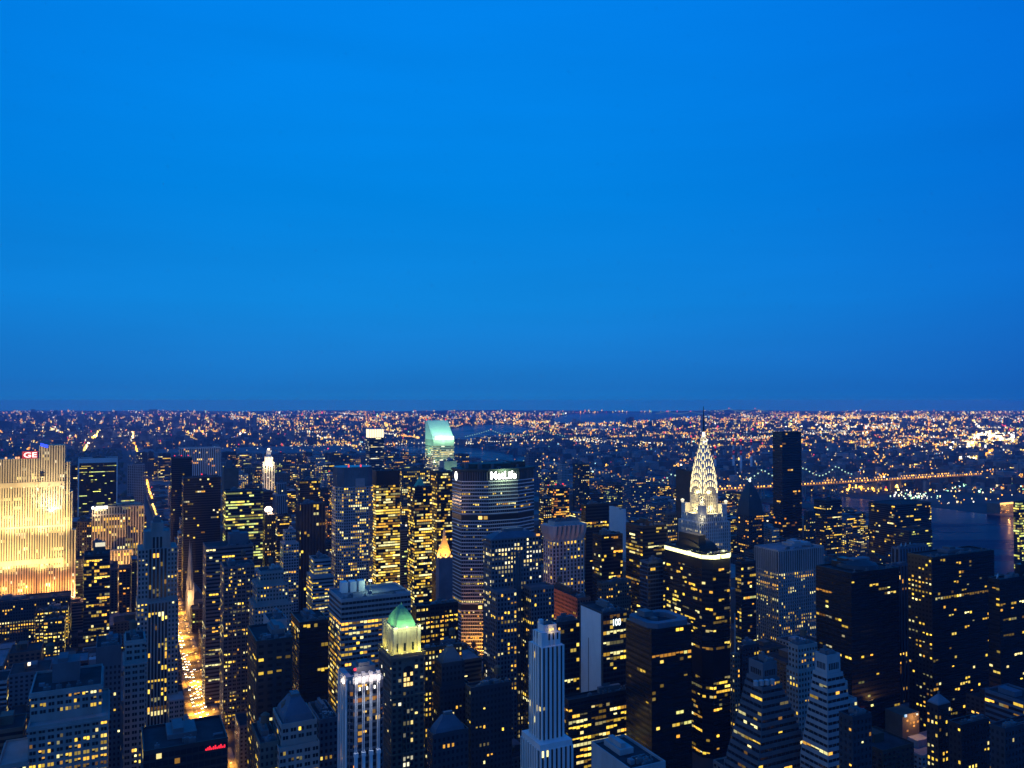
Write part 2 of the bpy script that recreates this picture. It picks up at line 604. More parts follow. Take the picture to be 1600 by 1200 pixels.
def text_mesh(name, body, height, mat_, parent, loc, rot, width=None, depth=.4, label=None):
    cu = bpy.data.curves.new(name, 'FONT')
    cu.body = body
    cu.size = 1.0
    cu.extrude = 0.0
    cu.offset = .012
    tmp = bpy.data.objects.new(name, cu)
    COL.objects.link(tmp)
    bpy.context.view_layer.update()
    me = bpy.data.meshes.new_from_object(tmp.evaluated_get(bpy.context.evaluated_depsgraph_get()))
    bpy.data.objects.remove(tmp)
    xs = [v.co.x for v in me.vertices]; ys = [v.co.y for v in me.vertices]
    w0, h0 = max(xs) - min(xs), max(ys) - min(ys)
    ky = height / h0
    kx = width / w0 if width else ky
    mx0, my0 = min(xs), min(ys)
    for v in me.vertices:
        v.co = ((v.co.x - mx0) * kx, (v.co.y - my0) * ky, 0)
    me.materials.clear()
    me.materials.append(mat_)
    o = bpy.data.objects.new(name, me)
    COL.objects.link(o)
    o.parent = parent
    o.location = loc
    o.rotation_euler = rot
    if label: o['label'] = label
    return o

# ------------------------------------------------------------------ towers with a plain shaft
T = tower
# left of the avenue
T('office_tower', 'dark glass office slab framed in a white stone border beside the floodlit slab tower', 122, 184, 187, 716, 1660, 'white',
  ('ribbon', 2.8, 3.9, .97, .8, .07, .10, .6, 'g'), side='L', Ly=40, win=False, roof=True)
_gs = None
def framed():
    """dark window wall inside the stone frame of the framed slab"""
    s = Site(122, 184, 187, 716, 1660, 'L', None, 40)
    root = bpy.data.objects['office_tower']
    gm, wm = MB(), MB()
    R = random.Random(5)
    zt = s.z(724)
    gm.face([(2.2, -.06, 0), (s.Lx - 2.2, -.06, 0), (s.Lx - 2.2, -.06, zt), (2.2, -.06, zt)])
    facade(wm, gm, (2.2, -.06), (1, 0), (0, -1), s.Lx - 4.4, 0, zt, ('ribbon', 2.8, 3.9, .97, .34, .05, .10, .45, 'g'), R, s.mpp)
    gm.build('window', GLASS, root, kind='stuff')
    lamp('SPOT', (s.Lx + 30, 5, 60), 9e5, (1, .55, .15), (s.Lx, 10, 120), 70, parent=root)
framed()
T('office_tower', 'slim pale tower with a fine square window grid beside the distant lit avenue', 198, 199.5, 226, 727, 1900, 'pale', ('grid'), Ly=30, lit=.15)
T('office_block', 'plain dark blue slab just behind the framed glass slab', 108, 121, 122, 728, 1760, 'slate', 'glass', side='L', Ly=40, lit=.3)
T('office_block', 'dark teal glass block with a small light capped penthouse before the buff striped tower', 131, 172, 174, 866, 950, 'slate', 'glass', side='L', Ly=28, lit=2.0, hpent=14)
T('office_tower', 'tall shadowed buff block at the left shoulder of the buff striped tower', 121, 143, 146, 815, 1262, 'tan', 'pier', side='L', Ly=30, lit=1.4)
T('hotel_block', 'grey masonry block with setbacks and lit top windows in the bottom left corner', 47, 159, 172, 1072, 470, 'lime', 'punchw', side='L', Ly=40,
  tiers=[(-.38, 0, -.30, .6, 0, .80), (0, 1.1, -.22, 1, 0, .905), (0, 1, 0, 1, .905, 1)], hot=[(.70, .80, .75)], lit=1.3, cornice=True, hpent=11, tank=True)
T('office_tower', 'narrow grey tower with a blank top behind the slim bottom left tower', 150, 190, 194, 1010, 570, 'grey', 'punch', side='L', Ly=30, lit=.25, skip=[(.93, 1)])
T('apartment_tower', 'slim grey masonry tower with paired windows left of the tall striped setback tower', 190, 196, 227, 1005, 515, 'lime', 'punchw', Ly=24, lit=.22,
  tiers=[(-.05, 1.02, -.12, 1, 0, .93), (0, .98, 0, 1, .93, 1)], cornice=True)
T('low_block', 'flat dark roofed block with red neon above the street in the lower left', 222, 224, 356, 1178, 412, 'dark', 'glass', Ly=34, lit=.2, pent=True, hpent=2.5, near=20)
T('low_block', 'dark slab with a row of amber windows at the foot of the floodlit slab tower', -40, 110, 113, 932, 1000, 'slate', 'punch', side='L', Ly=30, hot=[(.55, .75, .7)])
T('low_block', 'dark block with amber windows below the floodlit slab tower', 55, 106, 108, 952, 930, 'brown', 'punchw', side='L', Ly=24, hot=[(.6, 1, .6)])
T('low_block', 'dark block with two rows of amber windows further below the floodlit slab', 68, 101, 104, 968, 860, 'brown', 'punchw', side='L', Ly=24, hot=[(.6, 1, .5)])
# behind the avenue
T('office_tower', 'black slab with red roof lights right of the bright avenue', 263, 268, 300, 717, 1550, 'black', 'dglass', lit=.25, Ly=30, beacon=3)
T('office_tower', 'broad black glass tower standing before the black slab with red lights', 283, 287, 345, 748, 1330, 'black', 'dglass', lit=.55, Ly=36, beacon=1)
T('office_tower', 'wide white tower with close vertical ribs behind the black slabs', 277, 281, 345, 701, 1930, 'white', ('pier', 4.0, 4, .55, .97, .05, .03, .4, 'o'), Ly=40, pent=False, units=0)
T('office_block', 'pinkish block with dark teal penthouse right of the broad black tower', 345, 350, 373, 733, 1500, 'tan', 'punch', skip=[(.8, 1)], Ly=30, lit=1.5, hpent=14)
T('office_tower', 'greenish glass block with many lit rows right of the broad black tower', 344, 353, 411, 769, 1120, 'slate', ('ribbon', 3, 3.9, .97, .55, .25, .3, .6, 'g'), Ly=30)
T('office_block', 'grey gridded block with blank penthouse beside the slender church spires', 316, 322, 396, 857, 870, 'grey', 'ribbon', lit=.5, Ly=34, hpent=11)
T('office_block', 'grey masonry block with dark ground floors right of the bright avenue', 344, 350, 398, 888, 800, 'grey', 'punchw', lit=1.3, Ly=30, tank=True)
T('apartment_tower', 'grey tower with a crenellated stepped crown and scattered lit windows', 396, 402, 450, 897, 770, 'lime', 'punch', lit=.9, Ly=30,
  tiers=[(-.1, 1.1, -.15, 1, 0, .82), (0, 1, 0, 1, .82, .93), (.12, .88, .12, .9, .93, 1)], cornice=True)
T('office_tower', 'black tower with a plain grid of windows in front of the blank pale wall', 397, 401, 457, 1005, 520, 'dark', ('punch', 5.2, 4.2, .55, .42, .14, .04, .6, 'y'), Ly=40, tank=False)
T('office_block', 'pale blank walled block behind the black tower with a plain grid', 385, 420, 449, 972, 640, 'pale', 'punch', lit=.2, Ly=26, win=False)
T('apartment_tower', 'small grey tower with a hipped cap and lit corner windows at the bottom', 433, 440, 495, 1136, 430, 'lime', 'punchw', Ly=26, lit=.9, pent=False, units=2,
  tiers=[(-.1, 1.05, -.1, 1, 0, .93), (0, 1, 0, 1, .93, 1)])
T('low_block', 'low block with an amber lit edge beside the street in the bottom', 400, 406, 436, 1166, 428, 'tan', 'punch', lit=.6, Ly=30)
T('office_block', 'dark glass block with a few amber rows left of the wide lit slab', 462, 468, 513, 975, 640, 'black', 'glass', lit=.5, Ly=34)
T('office_block', 'low stone block with dim windows right of the small hipped tower', 495, 499, 528, 1128, 470, 'grey', 'punch', lit=.4, Ly=30)
T('office_tower', 'pale striped tower with a narrow top right of the floodlit crown tower', 430, 433, 450, 756, 1560, 'pale', 'pierf', Ly=26, lit=.5,
  tiers=[(0, 1, 0, 1, 0, .86), (.1, .9, .1, .9, .86, 1)])
T('office_tower', 'dark tower with white vertical ribs left of the tall octagonal tower', 465, 470, 508, 789, 1210, 'slate', ('pier', 4.6, 3.9, .68, .9, .05, .04, .4, 'y'), Ly=32, lit=.8)
T('office_tower', 'dark tower behind the ribbed tower with lit spots near its top', 462, 468, 500, 752, 1420, 'dark', 'glass', Ly=32, lit=1.2)
T('apartment_tower', 'small pale stepped tower left of the dark ribbed tower', 438, 443, 467, 832, 1060, 'pale', 'grid', lit=.8, Ly=24,
  tiers=[(0, 1, 0, 1, 0, .9), (.15, .85, .15, .85, .9, 1)])
T('office_block', 'stepped block with pale banded floors below the dark ribbed tower', 484, 491, 517, 876, 900, 'pale', 'ribbon', lit=1.6, Ly=26,
  tiers=[(-.15, 1.1, -.2, 1, 0, .88), (0, 1, 0, 1, .88, 1)])
T('office_block', 'slim block carrying a blazing white roof lamp', 410, 414, 431, 806, 1150, 'bronze', 'punch', lit=1.2, Ly=26, pent=False)
T('office_tower', 'dark tower behind the blazing roof lamp', 398, 402, 426, 770, 1300, 'dark', 'glass', lit=1.0, Ly=26)
T('bank_tower', 'dark topped tower glowing with tightly packed yellow floors', 585, 588, 625, 737, 1230, 'black', ('ribbon', 3.6, 4.0, .95, .62, .75, .4, .95, 'y'), Ly=34, lit=1, skip=[(.91, 1)],
  hot=[(.20, .91, .80)], pent=False)
T('office_tower', 'brownish lattice tower behind the glowing yellow tower', 624, 628, 674, 736, 1420, 'tan', ('grid'), lit=2.2, Ly=32)
T('office_tower', 'dark tower with small pyramid cupola and mottled yellow windows', 640, 648, 675, 762, 1120, 'black', ('ribbon', 3, 3.9, .9, .6, .20, .15, .6, 'y'), Ly=30, pent=False, hot=[(.3, .85, .42)])
T('office_tower', 'dark striped tower between the mottled tower and the big octagonal slab', 675, 683, 709, 739, 1180, 'bronze', ('ribbon', 3, 3.9, .9, .6, .18, .2, .6, 'y'), Ly=30, lit=1)
T('office_tower', 'slab tower with brilliantly white lit crown above banded floors', 573, 577, 600, 684, 1950, 'blue', ('ribbon', 3.4, 3.9, .97, .5, .12, .1, .6, 'w'), Ly=30, roof=False)
T('office_slab', 'wide slab with ranks of lit yellow floors behind the green roofed tower', 514, 533, 642, 939, 640, 'pale', ('ribbon', 3.0, 3.95, .84, .50, .25, .25, .75, 'y'), Lx=None,
  hot=[(.30, .89, .50), (.9, 1, .0)], roofm='roofl', pent=False, units=7)
T('office_block', 'dark block with a row of bright windows right of the green roofed tower', 644, 650, 716, 950, 680, 'black', 'punchw', lit=1.1, hot=[(.74, .92, .55)], Ly=34)
T('office_block', 'brown block lined with small lit windows behind the green roofed tower', 660, 664, 722, 1016, 600, 'brown', 'punch', lit=1.0, hot=[(.5, 1, .5)], Ly=30)
T('apartment_tower', 'small dark tower with a stepped hipped cap at the foot of the octagonal slab', 680, 690, 726, 1040, 540, 'slate', 'punch', lit=.4, Ly=24, pent=False,
  tiers=[(-.1, 1.2, -.1, 1, 0, .9), (0, 1, 0, 1, .9, 1)])
T('office_block', 'dark block with grey hipped roof near the bottom between tall towers', 668, 676, 732, 1152, 440, 'slate', 'punch', lit=.3, Ly=30, pent=False, units=1)
T('office_block', 'dark flat roofed block below the stone pair tower', 728, 736, 800, 1078, 520, 'slate', 'punch', lit=.5, Ly=40, tank=True)
T('low_block', 'amber lit low building at the foot of the octagonal slab', 724, 728, 749, 1024, 850, 'gold', 'punchw', lit=1.5, Ly=20)
# right of centre
T('office_tower', 'brick tower with an orange glow on its long left wall', 853, 902, 923, 937, 760, 'redb', 'punch', lit=.15, roof=True)
T('apartment_block', 'pinkish grey block with a lit lower row behind the glowing brick tower', 933, 940, 986, 913, 830, 'tan', 'punch', lit=.9, Ly=24, hot=[(.62, .74, .7)], tank=True)
T('office_tower', 'tower with a blank pale left wall and a lit 100 sign on its top', 906, 942, 979, 960, 610, 'slate', dict(S=('ribbon', 3.0, 3.9, .9, .62, .08, .10, .8, 'y')), hot=[(.80, .84, .8), (.52, .60, .65)], near=60)
T('office_tower', 'dark chamfered tower with a sunken tray roof and few lit windows', 978, 1018, 1080, 984, 540, 'black', ('ribbon', 3.2, 3.9, .84, .5, .035, .03, .3, 'm'), roof=False)
T('low_block', 'pale walled flat roofed block at the bottom edge below the sign tower', 924, 985, 1040, 1206, 380, 'pale', 'punch', lit=.3, win=False, roofm='roof')
T('office_block', 'plain block behind the pale striped stepped tower', 850, 853, 905, 978, 640, 'slate', 'glass', lit=1.0, Ly=26)
T('low_block', 'long low dark building with rows of lit windows under the sign tower', 884, 888, 992, 1097, 565, 'dark', ('ribbon', 3, 4, .9, .5, .25, .4, .6, 'y'), Ly=22)
T('office_tower', 'dark tower with a lit floor high up beside the blank white slab', 908, 915, 951, 790, 1010, 'black', 'dglass', lit=.8, Ly=26, hot=[(.86, .90, .9)])
T('office_tower', 'blank white slab tower catching the dusk light', 952, 974, 978, 797, 1060, 'white', 'punch', win=False, pent=False)
T('office_tower', 'dark tower with scattered yellow windows right of the scalloped crown tower', 926, 940, 973, 838, 900, 'black', 'dglass', lit=1.8)
T('office_block', 'dark stepped block with long lit bands left of the tower with a glowing rim', 978, 1004, 1042, 824, 890, 'bronze', ('ribbon', 3.4, 3.9, .96, .5, .12, .22, .7, 'y'),
  tiers=[(0, 1, -.2, 1, 0, .80), (0, 1, 0, 1, .80, 1)])
T('office_tower', 'blue grey banded block before the dark stepped block', 1000, 1012, 1036, 880, 800, 'blue', 'glass', lit=.3)
T('apartment_tower', 'pale grey residential tower with double slab far behind the white slab', 972, 986, 1016, 749, 1900, 'blue', 'resid', lit=.6)
T('apartment_tower', 'brown blank sided tower just left of the illuminated spire', 1056, 1079, 1083, 738, 1100, 'brown', 'punch', win=False, Lx=14, pent=False)
T('apartment_block', 'pinkish block with a lit terrace left of the brown blank tower', 1033, 1043, 1058, 804, 1040, 'tan', 'punch', lit=1.5)
T('office_tower', 'dark tower with mottled lit windows behind the scalloped crown tower', 858, 866, 889, 764, 1350, 'dark', ('ribbon', 3, 3.6, .9, .6, .2, .1, .6, 'o'), Ly=26, beacon=2)
T('apartment_tower', 'tall dark slab tower far right of the octagonal slab', 895, 905, 921, 726, 1750, 'slate', 'resid', lit=.4)
T('apartment_tower', 'pale topped tower behind the octagonal slab with one lit cap', 871, 878, 889, 726, 1900, 'pale', 'resid', lit=.6)
T('apartment_tower', 'plain dark tower touching the right edge of the octagonal slab', 842, 849, 862, 780, 1250, 'dark', 'resid', lit=1.6)
T('apartment_tower', 'wide grey apartment slab far behind the octagonal slab', 818, 826, 846, 707, 2400, 'blue', 'resid', lit=.5, Ly=26)
T('skyscraper', 'very tall plain black slab standing alone beside the river', 1210, 1222, 1252, 676, 1500, 'black', ('ribbon', 4.4, 4.4, .95, .6, .028, .02, .3, 'o'), Ly=24, hot=[(.08, .38, .10)], pent=False, units=0)
T('apartment_tower', 'dark banded apartment tower right of the tall black slab', 1272, 1290, 1315, 783, 1450, 'dark', 'ribbon', lit=.8)
T('apartment_tower', 'slim grey tower between the tall black slab and the banded tower', 1256, 1262, 1274, 800, 1380, 'slate', 'resid', lit=1.0)
T('office_tower', 'twin faced dark slab with many small lit windows by the river', 1357, 1398, 1455, 790, 1480, 'dark', dict(S=('ribbon', 3.2, 3.8, .96, .6, .16, .05, .4, 'y'), W=('ribbon', 3.2, 3.8, .96, .6, .08, .03, .4, 'y')), hot=[(.25, 1, .085)], pent=False, units=2)
T('office_tower', 'green lit tower cut by the right edge beside the river', 1586, 1592, 1650, 785, 1300, 'slate', ('ribbon', 3.2, 3.9, .97, .6, .3, .2, .6, 'g'), Ly=26)
T('office_tower', 'grey tower with ribbed blank top and many lit windows on both faces', 1179, 1216, 1287, 862, 900, 'pale', ('pier', 3.2, 3.9, .5, .6, .14, .14, .7, 'y'), skip=[(.84, 1)], roofm='roofl', near=60)
T('office_tower', 'broad black tower with a low rounded roof plant and few lit windows', 1275, 1330, 1404, 898, 640, 'black', ('ribbon', 3.2, 3.9, .84, .42, .035, .05, .4, 'm'), hpent=5)
T('office_block', 'block with a blue white ribbed plant floor and roof dishes', 1403, 1405, 1450, 858, 830, 'blue', ('pier', 4.2, 4, .5, .9, .03, .02, .3, 'y'), Ly=30, skip=[(.0, .86)], pent=False)
T('office_block', 'lower ribbed wing beside the block with roof dishes', 1392, 1394, 1421, 886, 765, 'blue', ('pier', 4.2, 4, .5, .9, .06, .02, .3, 'o'), Ly=22, pent=False)
T('office_tower', 'black tower with lit columns and a dense window grid on its left wall', 1418, 1456, 1553, 873, 700, 'black',
  dict(S=('ribbon', 3.4, 4.0, .7, .5, .05, .03, .4, 'y'), W=('punch', 3.6, 3.9, .5, .42, .15, .12, .75, 'y')), near=100)
T('office_tower', 'black glass tower at the right edge with a pale roof plant', 1552, 1562, 1660, 908, 620, 'black', ('ribbon', 3.2, 3.9, .84, .42, .06, .06, .3, 'y'), Ly=40, hpent=9)
T('apartment_tower', 'grey masonry tower left of the pale ziggurat', 1235, 1247, 1277, 1012, 560, 'lime', 'punch', lit=.7, Ly=24, tiers=[(-.1, 1.1, -.2, 1, 0, .9), (0, 1, 0, 1, .9, 1)], tank=True)
T('office_block', 'dark block with a pale pitched roof at the lower right', 1450, 1466, 1486, 1106, 500, 'dark', 'punch', lit=.8, pent=False, units=0)
T('office_block', 'dark block with amber roof lamps in front of the pale ziggurat', 1318, 1332, 1362, 1124, 430, 'slate', 'punch', lit=.7, Ly=24)
T('low_block', 'dark low roof in the bottom right corner', 1548, 1570, 1640, 1142, 440, 'slate', 'punch', lit=.4)
T('low_block', 'dark blank block below the black tower with lit columns', 1486, 1502, 1546, 1136, 480, 'dark', 'punch', lit=.5)
T('office_tower', 'dark narrow tower with a mast beside the tower with a glowing rim', 1149, 1158, 1181, 880, 880, 'dark', 'dglass', lit=2.0, Ly=30, mast=0)
T('low_block', 'dark block in the gap below the mast', 1150, 1160, 1186, 1012, 640, 'slate', 'punch', lit=.3, Ly=24)

# ------------------------------------------------------------------ landmark towers
def floodlit_slab():
    """tall gold-lit slab with stepped end, left edge"""
    s = Site(-70, 117, 119, 840, 1120, 'L', None, 30)
    root = s.root('slab_skyscraper', 'huge floodlit golden slab skyscraper with vertical piers on the left edge', 'skyscraper')
    wm, gm = MB(), MB()
    R = random.Random(3)
    x112, x108, x100, x60 = s.sx(112), s.sx(108), s.sx(100), s.sx(60)
    st = ('pier', 2.9, 3.9, .40, .95, .05, .03, .4, 'w')
    zt = [s.z(840), s.z(776, -4), s.z(727, -7), s.z(699, -13), s.z(721, -40)]
    band = [(s.z(768, -40), s.z(760, -40)), (s.z(895, -40), s.z(887, -40)), (s.z(835, -40), s.z(832, -40))]
    parts = [(0, x60, 0, 30, zt[4]), (x60, x100, -2.5, 30, zt[3]), (x100, x108, 0, 28, zt[2]), (x108, x112, 3, 26, zt[1]), (x112, s.Lx, 6, 24, zt[0])]
    for x0, x1, y0, y1, z in parts:
        wm.box(x0, x1, y0, y1, 0, z)
        four(wm, gm, x0, x1, y0, y1, 0, z, st, R, s.mpp, 'S' if x1 < s.Lx else 'SE', skip=band, hot=[(s.z(905, -40), s.z(895, -40), .5)])
    for k0, k1 in band:
        wm.box(0, x60, -.95, 0, k0, k1)
        wm.box(x60, x100, -3.4, -2.5, k0, k1)
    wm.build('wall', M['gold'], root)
    gm.build('window', GLASS, root, kind='stuff')
    # black boxes on the wall, standing in for dark recesses
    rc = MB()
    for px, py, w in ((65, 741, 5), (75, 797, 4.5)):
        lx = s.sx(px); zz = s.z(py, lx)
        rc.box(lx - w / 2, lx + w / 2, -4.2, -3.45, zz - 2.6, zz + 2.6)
    rc.build('dark_recess_box', M['black'], root)
    p = MB(); p.box(x60 - 26, x60 - 4, 6, 24, zt[4], zt[4] + 4.5); p.build('penthouse', M['redb'], root)
    b = MB()
    b.box(s.sx(33), s.sx(57), .2, 1.2, zt[4], zt[4] + 9.5, c=(.55, .008, .02))
    b.build('sign_board', LAMPM, root)
    text_mesh('sign_letters', 'GE', 6.8, emit('neon_red', (1, .50, .48), 3), root, (s.sx(35.5), .1, zt[4] + 1.4), (pi / 2, 0, 0), width=15)
    bl = MB()
    for i in range(5):
        lx = s.sx(61.5 + i * 2.4)
        bl.box(lx, lx + 2.0, -3.3, -2.7, zt[3] - 1 - i * .6, zt[3] + 3.2 - i * .6, c=(.02, .12, 1.8))
    bl.build('blue_roof_light', LAMPM, root)
    wl = MB()
    for px in (6, 22, 26):
        lx = s.sx(px); wl.box(lx, lx + 2.2, .3, 1.5, zt[4] + .2, zt[4] + 2.6, c=(1.6, .7, .3))
    wl.build('roof_lamp', LAMPM, root)
    # setback lamps along the bright band
    fl = MB()
    for i in range(9):
        lx = 4 + i * (x100 - 8) / 8
        fl.box(lx - .8, lx + .8, -4.6, -3.6, band[0][0] - .5, band[0][0] + 1.2, c=(1.6, 1.3, .7))
    fl.build('floodlight', LAMPM, root)
    Lc = (1.0, .74, .25)
    for i in range(5):
        lx = 20 + i * (s.Lx - 26) / 4
        lamp('SPOT', (lx, -75, 20), 1.45e6, Lc, (lx, 0, 120), 95, .9, root)
    for i in range(4):
        lx = 30 + i * (s.Lx - 40) / 3
        lamp('SPOT', (lx, -26, zt[4] - 110), 4.0e5, (1.0, .74, .26), (lx, 0, zt[4] - 55), 100, .9, root)
    lamp('SPOT', (s.sx(78), -34, s.z(812, -30)), 3.6e5, (1.0, .80, .44), (s.sx(80), 0, s.z(775, -30)), 90, 1, root)
    for i in range(4):
        lx = 26 + i * (s.Lx - 36) / 3
        lamp('SPOT', (lx, -26, s.z(925, -40)), 2.6e5, (1.0, .70, .22), (lx, 0, s.z(850, -40)), 90, .9, root)
    for i in range(5):
        lx = 24 + i * (s.Lx - 26) / 4
        lamp('POINT', (lx, -14, s.z(935, -40)), 4.5e4, (1.0, .42, .08), parent=root)
    lamp('POINT', (s.Lx + 4, -3, s.z(946)), 5e4, (1.0, .62, .3), parent=root)
floodlit_slab()

def buff_tower():
    s = Site(144, 225, 227, 790, 1240, 'L', None, 26)
    root = s.root('setback_tower', 'buff striped setback tower lit gold from below with blazing lamps on its shoulder', 'skyscraper')
    wm, gm = MB(), MB(); R = random.Random(9)
    st = ('pier', 3.7, 3.9, .46, .95, .09, .06, .5, 'y')
    x196, x175, x207 = s.sx(196), s.sx(175), s.sx(207)
    z806, z850 = s.z(807, -40), s.z(862, -30)
    for x0, x1, y0, y1, z, sd in ((0, s.Lx, 0, 26, s.h, 'SE'), (0, x196, -9, 0, z806, 'SE'), (x175, x207, -20, -9, z850, 'SWE')):
        wm.box(x0, x1, y0, y1, 0, z)
        four(wm, gm, x0, x1, y0, y1, 0, z, st, R, s.mpp, sd, hot=[(z850 - 8, z850 + 6, .5)])
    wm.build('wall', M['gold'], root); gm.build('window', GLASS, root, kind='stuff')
    FOOT.append((s.X, s.X + s.Lx, s.Y - 20, s.Y, 'x'))
    rooftop(root, 0, s.Lx, 0, 26, s.h, R, M['gold'], hpent=3)
    fl = MB()
    for px in (143.5, 150, 154, 158, 162, 165):
        lx = s.sx(px); fl.box(lx, lx + 2.8, -6.4, -5, s.z(797, -60) - 1.5, s.z(797, -60) + 2.2, c=(4, 3.6, 2.8))
    fl.build('floodlight', LAMPM, root)
    for lx in (6, 24, 44):
        lamp('SPOT', (lx, -60, 40), 2.6e5, (1.0, .55, .18), (lx + 4, -9, 85), 90, .9, root)
    lamp('SPOT', (s.sx(200), -62, 30), 1.6e5, (1.0, .55, .18), (s.sx(196), -9, 90), 90, .9, root)
    lamp('POINT', (s.sx(150), -12, z806 + 6), 2e4, (1, .8, .5), parent=root)
    for px in (184, 205):
        lamp('POINT', (s.sx(px), -26, s.z(950, -30)), 3e4, (1, .6, .25), parent=root)
buff_tower()

def striped_setback():
    """tall slim striped limestone tower beside the avenue"""
    s = Site(212, 214, 279, 932, 690, 'R', None, 30)
    root = s.root('setback_tower', 'tall slim limestone tower with dark window stripes left of the bright avenue', 'skyscraper')
    wm, gm = MB(), MB(); R = random.Random(31)
    X = s.sx
    z = lambda py: s.z(py, 15)
    st = ('punch', 2.7, 3.75, .5, .56, .09, .03, .5, 'y')
    stc = ('pier', 2.7, 3.75, .58, .95, .11, .03, .5, 'y')
    hot = [(z(967), z(960), .85)]
    tiers = [(0, s.Lx, 0, 30, 0, z(940)), (X(215), X(277), 1, 28, z(940), z(857)), (X(224.5), X(266), 2, 26, z(857), z(833)), (X(236), X(255), 5, 20, z(833), z(818))]
    for i, (x0, x1, y0, y1, z0, z1) in enumerate(tiers):
        wm.box(x0, x1, y0, y1, z0, z1)
        if i < 2:
            q = (x1 - x0)
            facade(wm, gm, (x0, y0), (1, 0), (0, -1), q * .26, z0, z1, st, R, s.mpp, hot=hot)
            facade(wm, gm, (x0 + q * .26, y0), (1, 0), (0, -1), q * .48, z0, z1 - 1 * (i == 0), stc, R, s.mpp, hot=hot)
            facade(wm, gm, (x0 + q * .74, y0), (1, 0), (0, -1), q * .26, z0, z1, st, R, s.mpp, hot=hot)
            facade(wm, gm, (x0, y1), (0, -1), (-1, 0), y1 - y0, z0, z1, st, R, s.mpp)
            facade(wm, gm, (x1, y0), (0, 1), (1, 0), y1 - y0, z0, z1, st, R, s.mpp)
        elif i == 2:
            facade(wm, gm, (X(237), y0), (1, 0), (0, -1), X(254) - X(237), z0 - 12, z1 - 3, ('pier', 3.2, 12, .6, .95, 0, 0, 0, 'y'), R, s.mpp)
    # low wings beside the avenue
    for x0, x1, py in ((X(264), X(287), 1085), (X(268), X(296), 1122)):
        wm.box(x0, x1, -14 if py < 1100 else -22, 6, 0, s.z(py, 30))
        four(wm, gm, x0, x1, -14 if py < 1100 else -22, 6, 0, s.z(py, 30), ST['punchw'], R, s.mpp, 'SWE')
    for px in (226, 231, 259, 264):
        wm.box(X(px) - .5, X(px) + .5, 1.5, 2, z(857), z(830))
    wm.build('wall', M['lime'], root)
    sub_windows(gm, root, 100)
    k = MB(); k.box(X(239), X(251), 7, 18, z(818), z(818) + 3.4); k.box(X(241), X(249), 9, 16, z(818) + 3.4, z(818) + 5); k.build('penthouse', M['mech'], root)
    p = MB(); parapet(p, X(224.5), X(266), 2, 26, z(833), .4, 1); p.build('parapet', M['lime'], root)
striped_setback()

def church():
    s = Site(291, 293.5, 316, 905, 1200, 'R', None, 72)
    root = s.root('cathedral', 'grey stone cathedral with twin slender spires beside the bright avenue', 'church')
    st = mat('cathedral_stone', (.34, .30, .25))
    wm = MB()
    w = 26
    wm.box(2, w - 2, 6, 70, 0, 30)
    wm.build('wall', st, root)
    r = MB()
    v = [(2, 6, 30), (w - 2, 6, 30), (w / 2, 6, 44), (2, 70, 30), (w - 2, 70, 30), (w / 2, 70, 44)]
    r.face([v[0], v[1], v[2]]); r.face([v[0], v[2], v[5], v[3]]); r.face([v[1], v[4], v[5], v[2]]); r.face([v[4], v[3], v[5]])
    r.build('roof', M['slater'], root)
    zt = s.z(849)
    for lx, ly in ((4.5, 4), (4.5, 30)):
        t = MB()
        t.box(lx - 4, lx + 4, ly - 4, ly + 4, 0, 46)
        for dx in (-3.6, 3.6):
            for dy in (-3.6, 3.6):
                t.cyl(lx + dx, ly + dy, .9, 46, 58, .05, 6)
        t.cyl(lx, ly, 3.7, 46, 60, 3.2, 8)
        t.cyl(lx, ly, 3.2, 60, zt - 3, .25, 8)
        t.tube((lx, ly, zt - 4), (lx, ly, zt), .2, 4)
        t.build('spire', st, root)
    lamp('POINT', (-8, -8, 34), 9e4, (1, .6, .25), parent=root)
church()

def crown_hotel():
    s = Site(409, 413, 429, 728, 1850, 'R', None, 24)
    root = s.root('hotel_tower', 'slender stone tower whose stepped crown blazes with floodlights', 'skyscraper')
    wm, gm = MB(), MB(); R = random.Random(6)
    w, d = s.Lx, 24
    wm.box(0, w, 0, d, 0, s.h)
    st = ('pier', 5, 3.9, .5, .6, .16, .1, .6, 'w')
    four(wm, gm, 0, w, 0, d, 0, s.h, st, R, s.mpp, 'SW')
    z1, z2 = s.z(714), s.z(704)
    wm.box(w * .16, w * .84, d * .16, d * .84, s.h, z1)
    wm.box(w * .32, w * .68, d * .3, d * .7, z1, z2)
    for fx in (.02, .9):
        for fy in (.02, .9):
            wm.box(w * fx, w * (fx + .08), d * fy, d * (fy + .08), s.h, s.h + 9)
    wm.build('wall', M['white'], root); gm.build('window', GLASS, root, kind='stuff')
    lamps = MB()
    for fx in (.2, .5, .8):
        lamps.box(w * fx - 1.6, w * fx + 1.6, -1.2, -.2, s.h - .5, s.h + 2.5, c=(3.2, 2.2, 1.0))
        lamps.box(w * fx - 1.3, w * fx + 1.3, d * .12, d * .15, z1 - 5, z1 - 2, c=(3.2, 2.4, 1.2))
    lamps.box(w * .4, w * .6, d * .4, d * .6, z2, z2 + 4, c=(3.2, 2.6, 1.4))
    lamps.build('floodlight', LAMPM, root)
    lamp('POINT', (w / 2, -9, s.h + 3), 5e4, (1, .72, .34), parent=root)
    lamp('POINT', (-8, d / 2, s.h + 3), 4e4, (1, .72, .34), parent=root)
    lamp('SPOT', (w / 2, -30, s.h - 70), 1.5e5, (1, .62, .25), (w / 2, 0, s.h - 20), 80, 1, root)
crown_hotel()

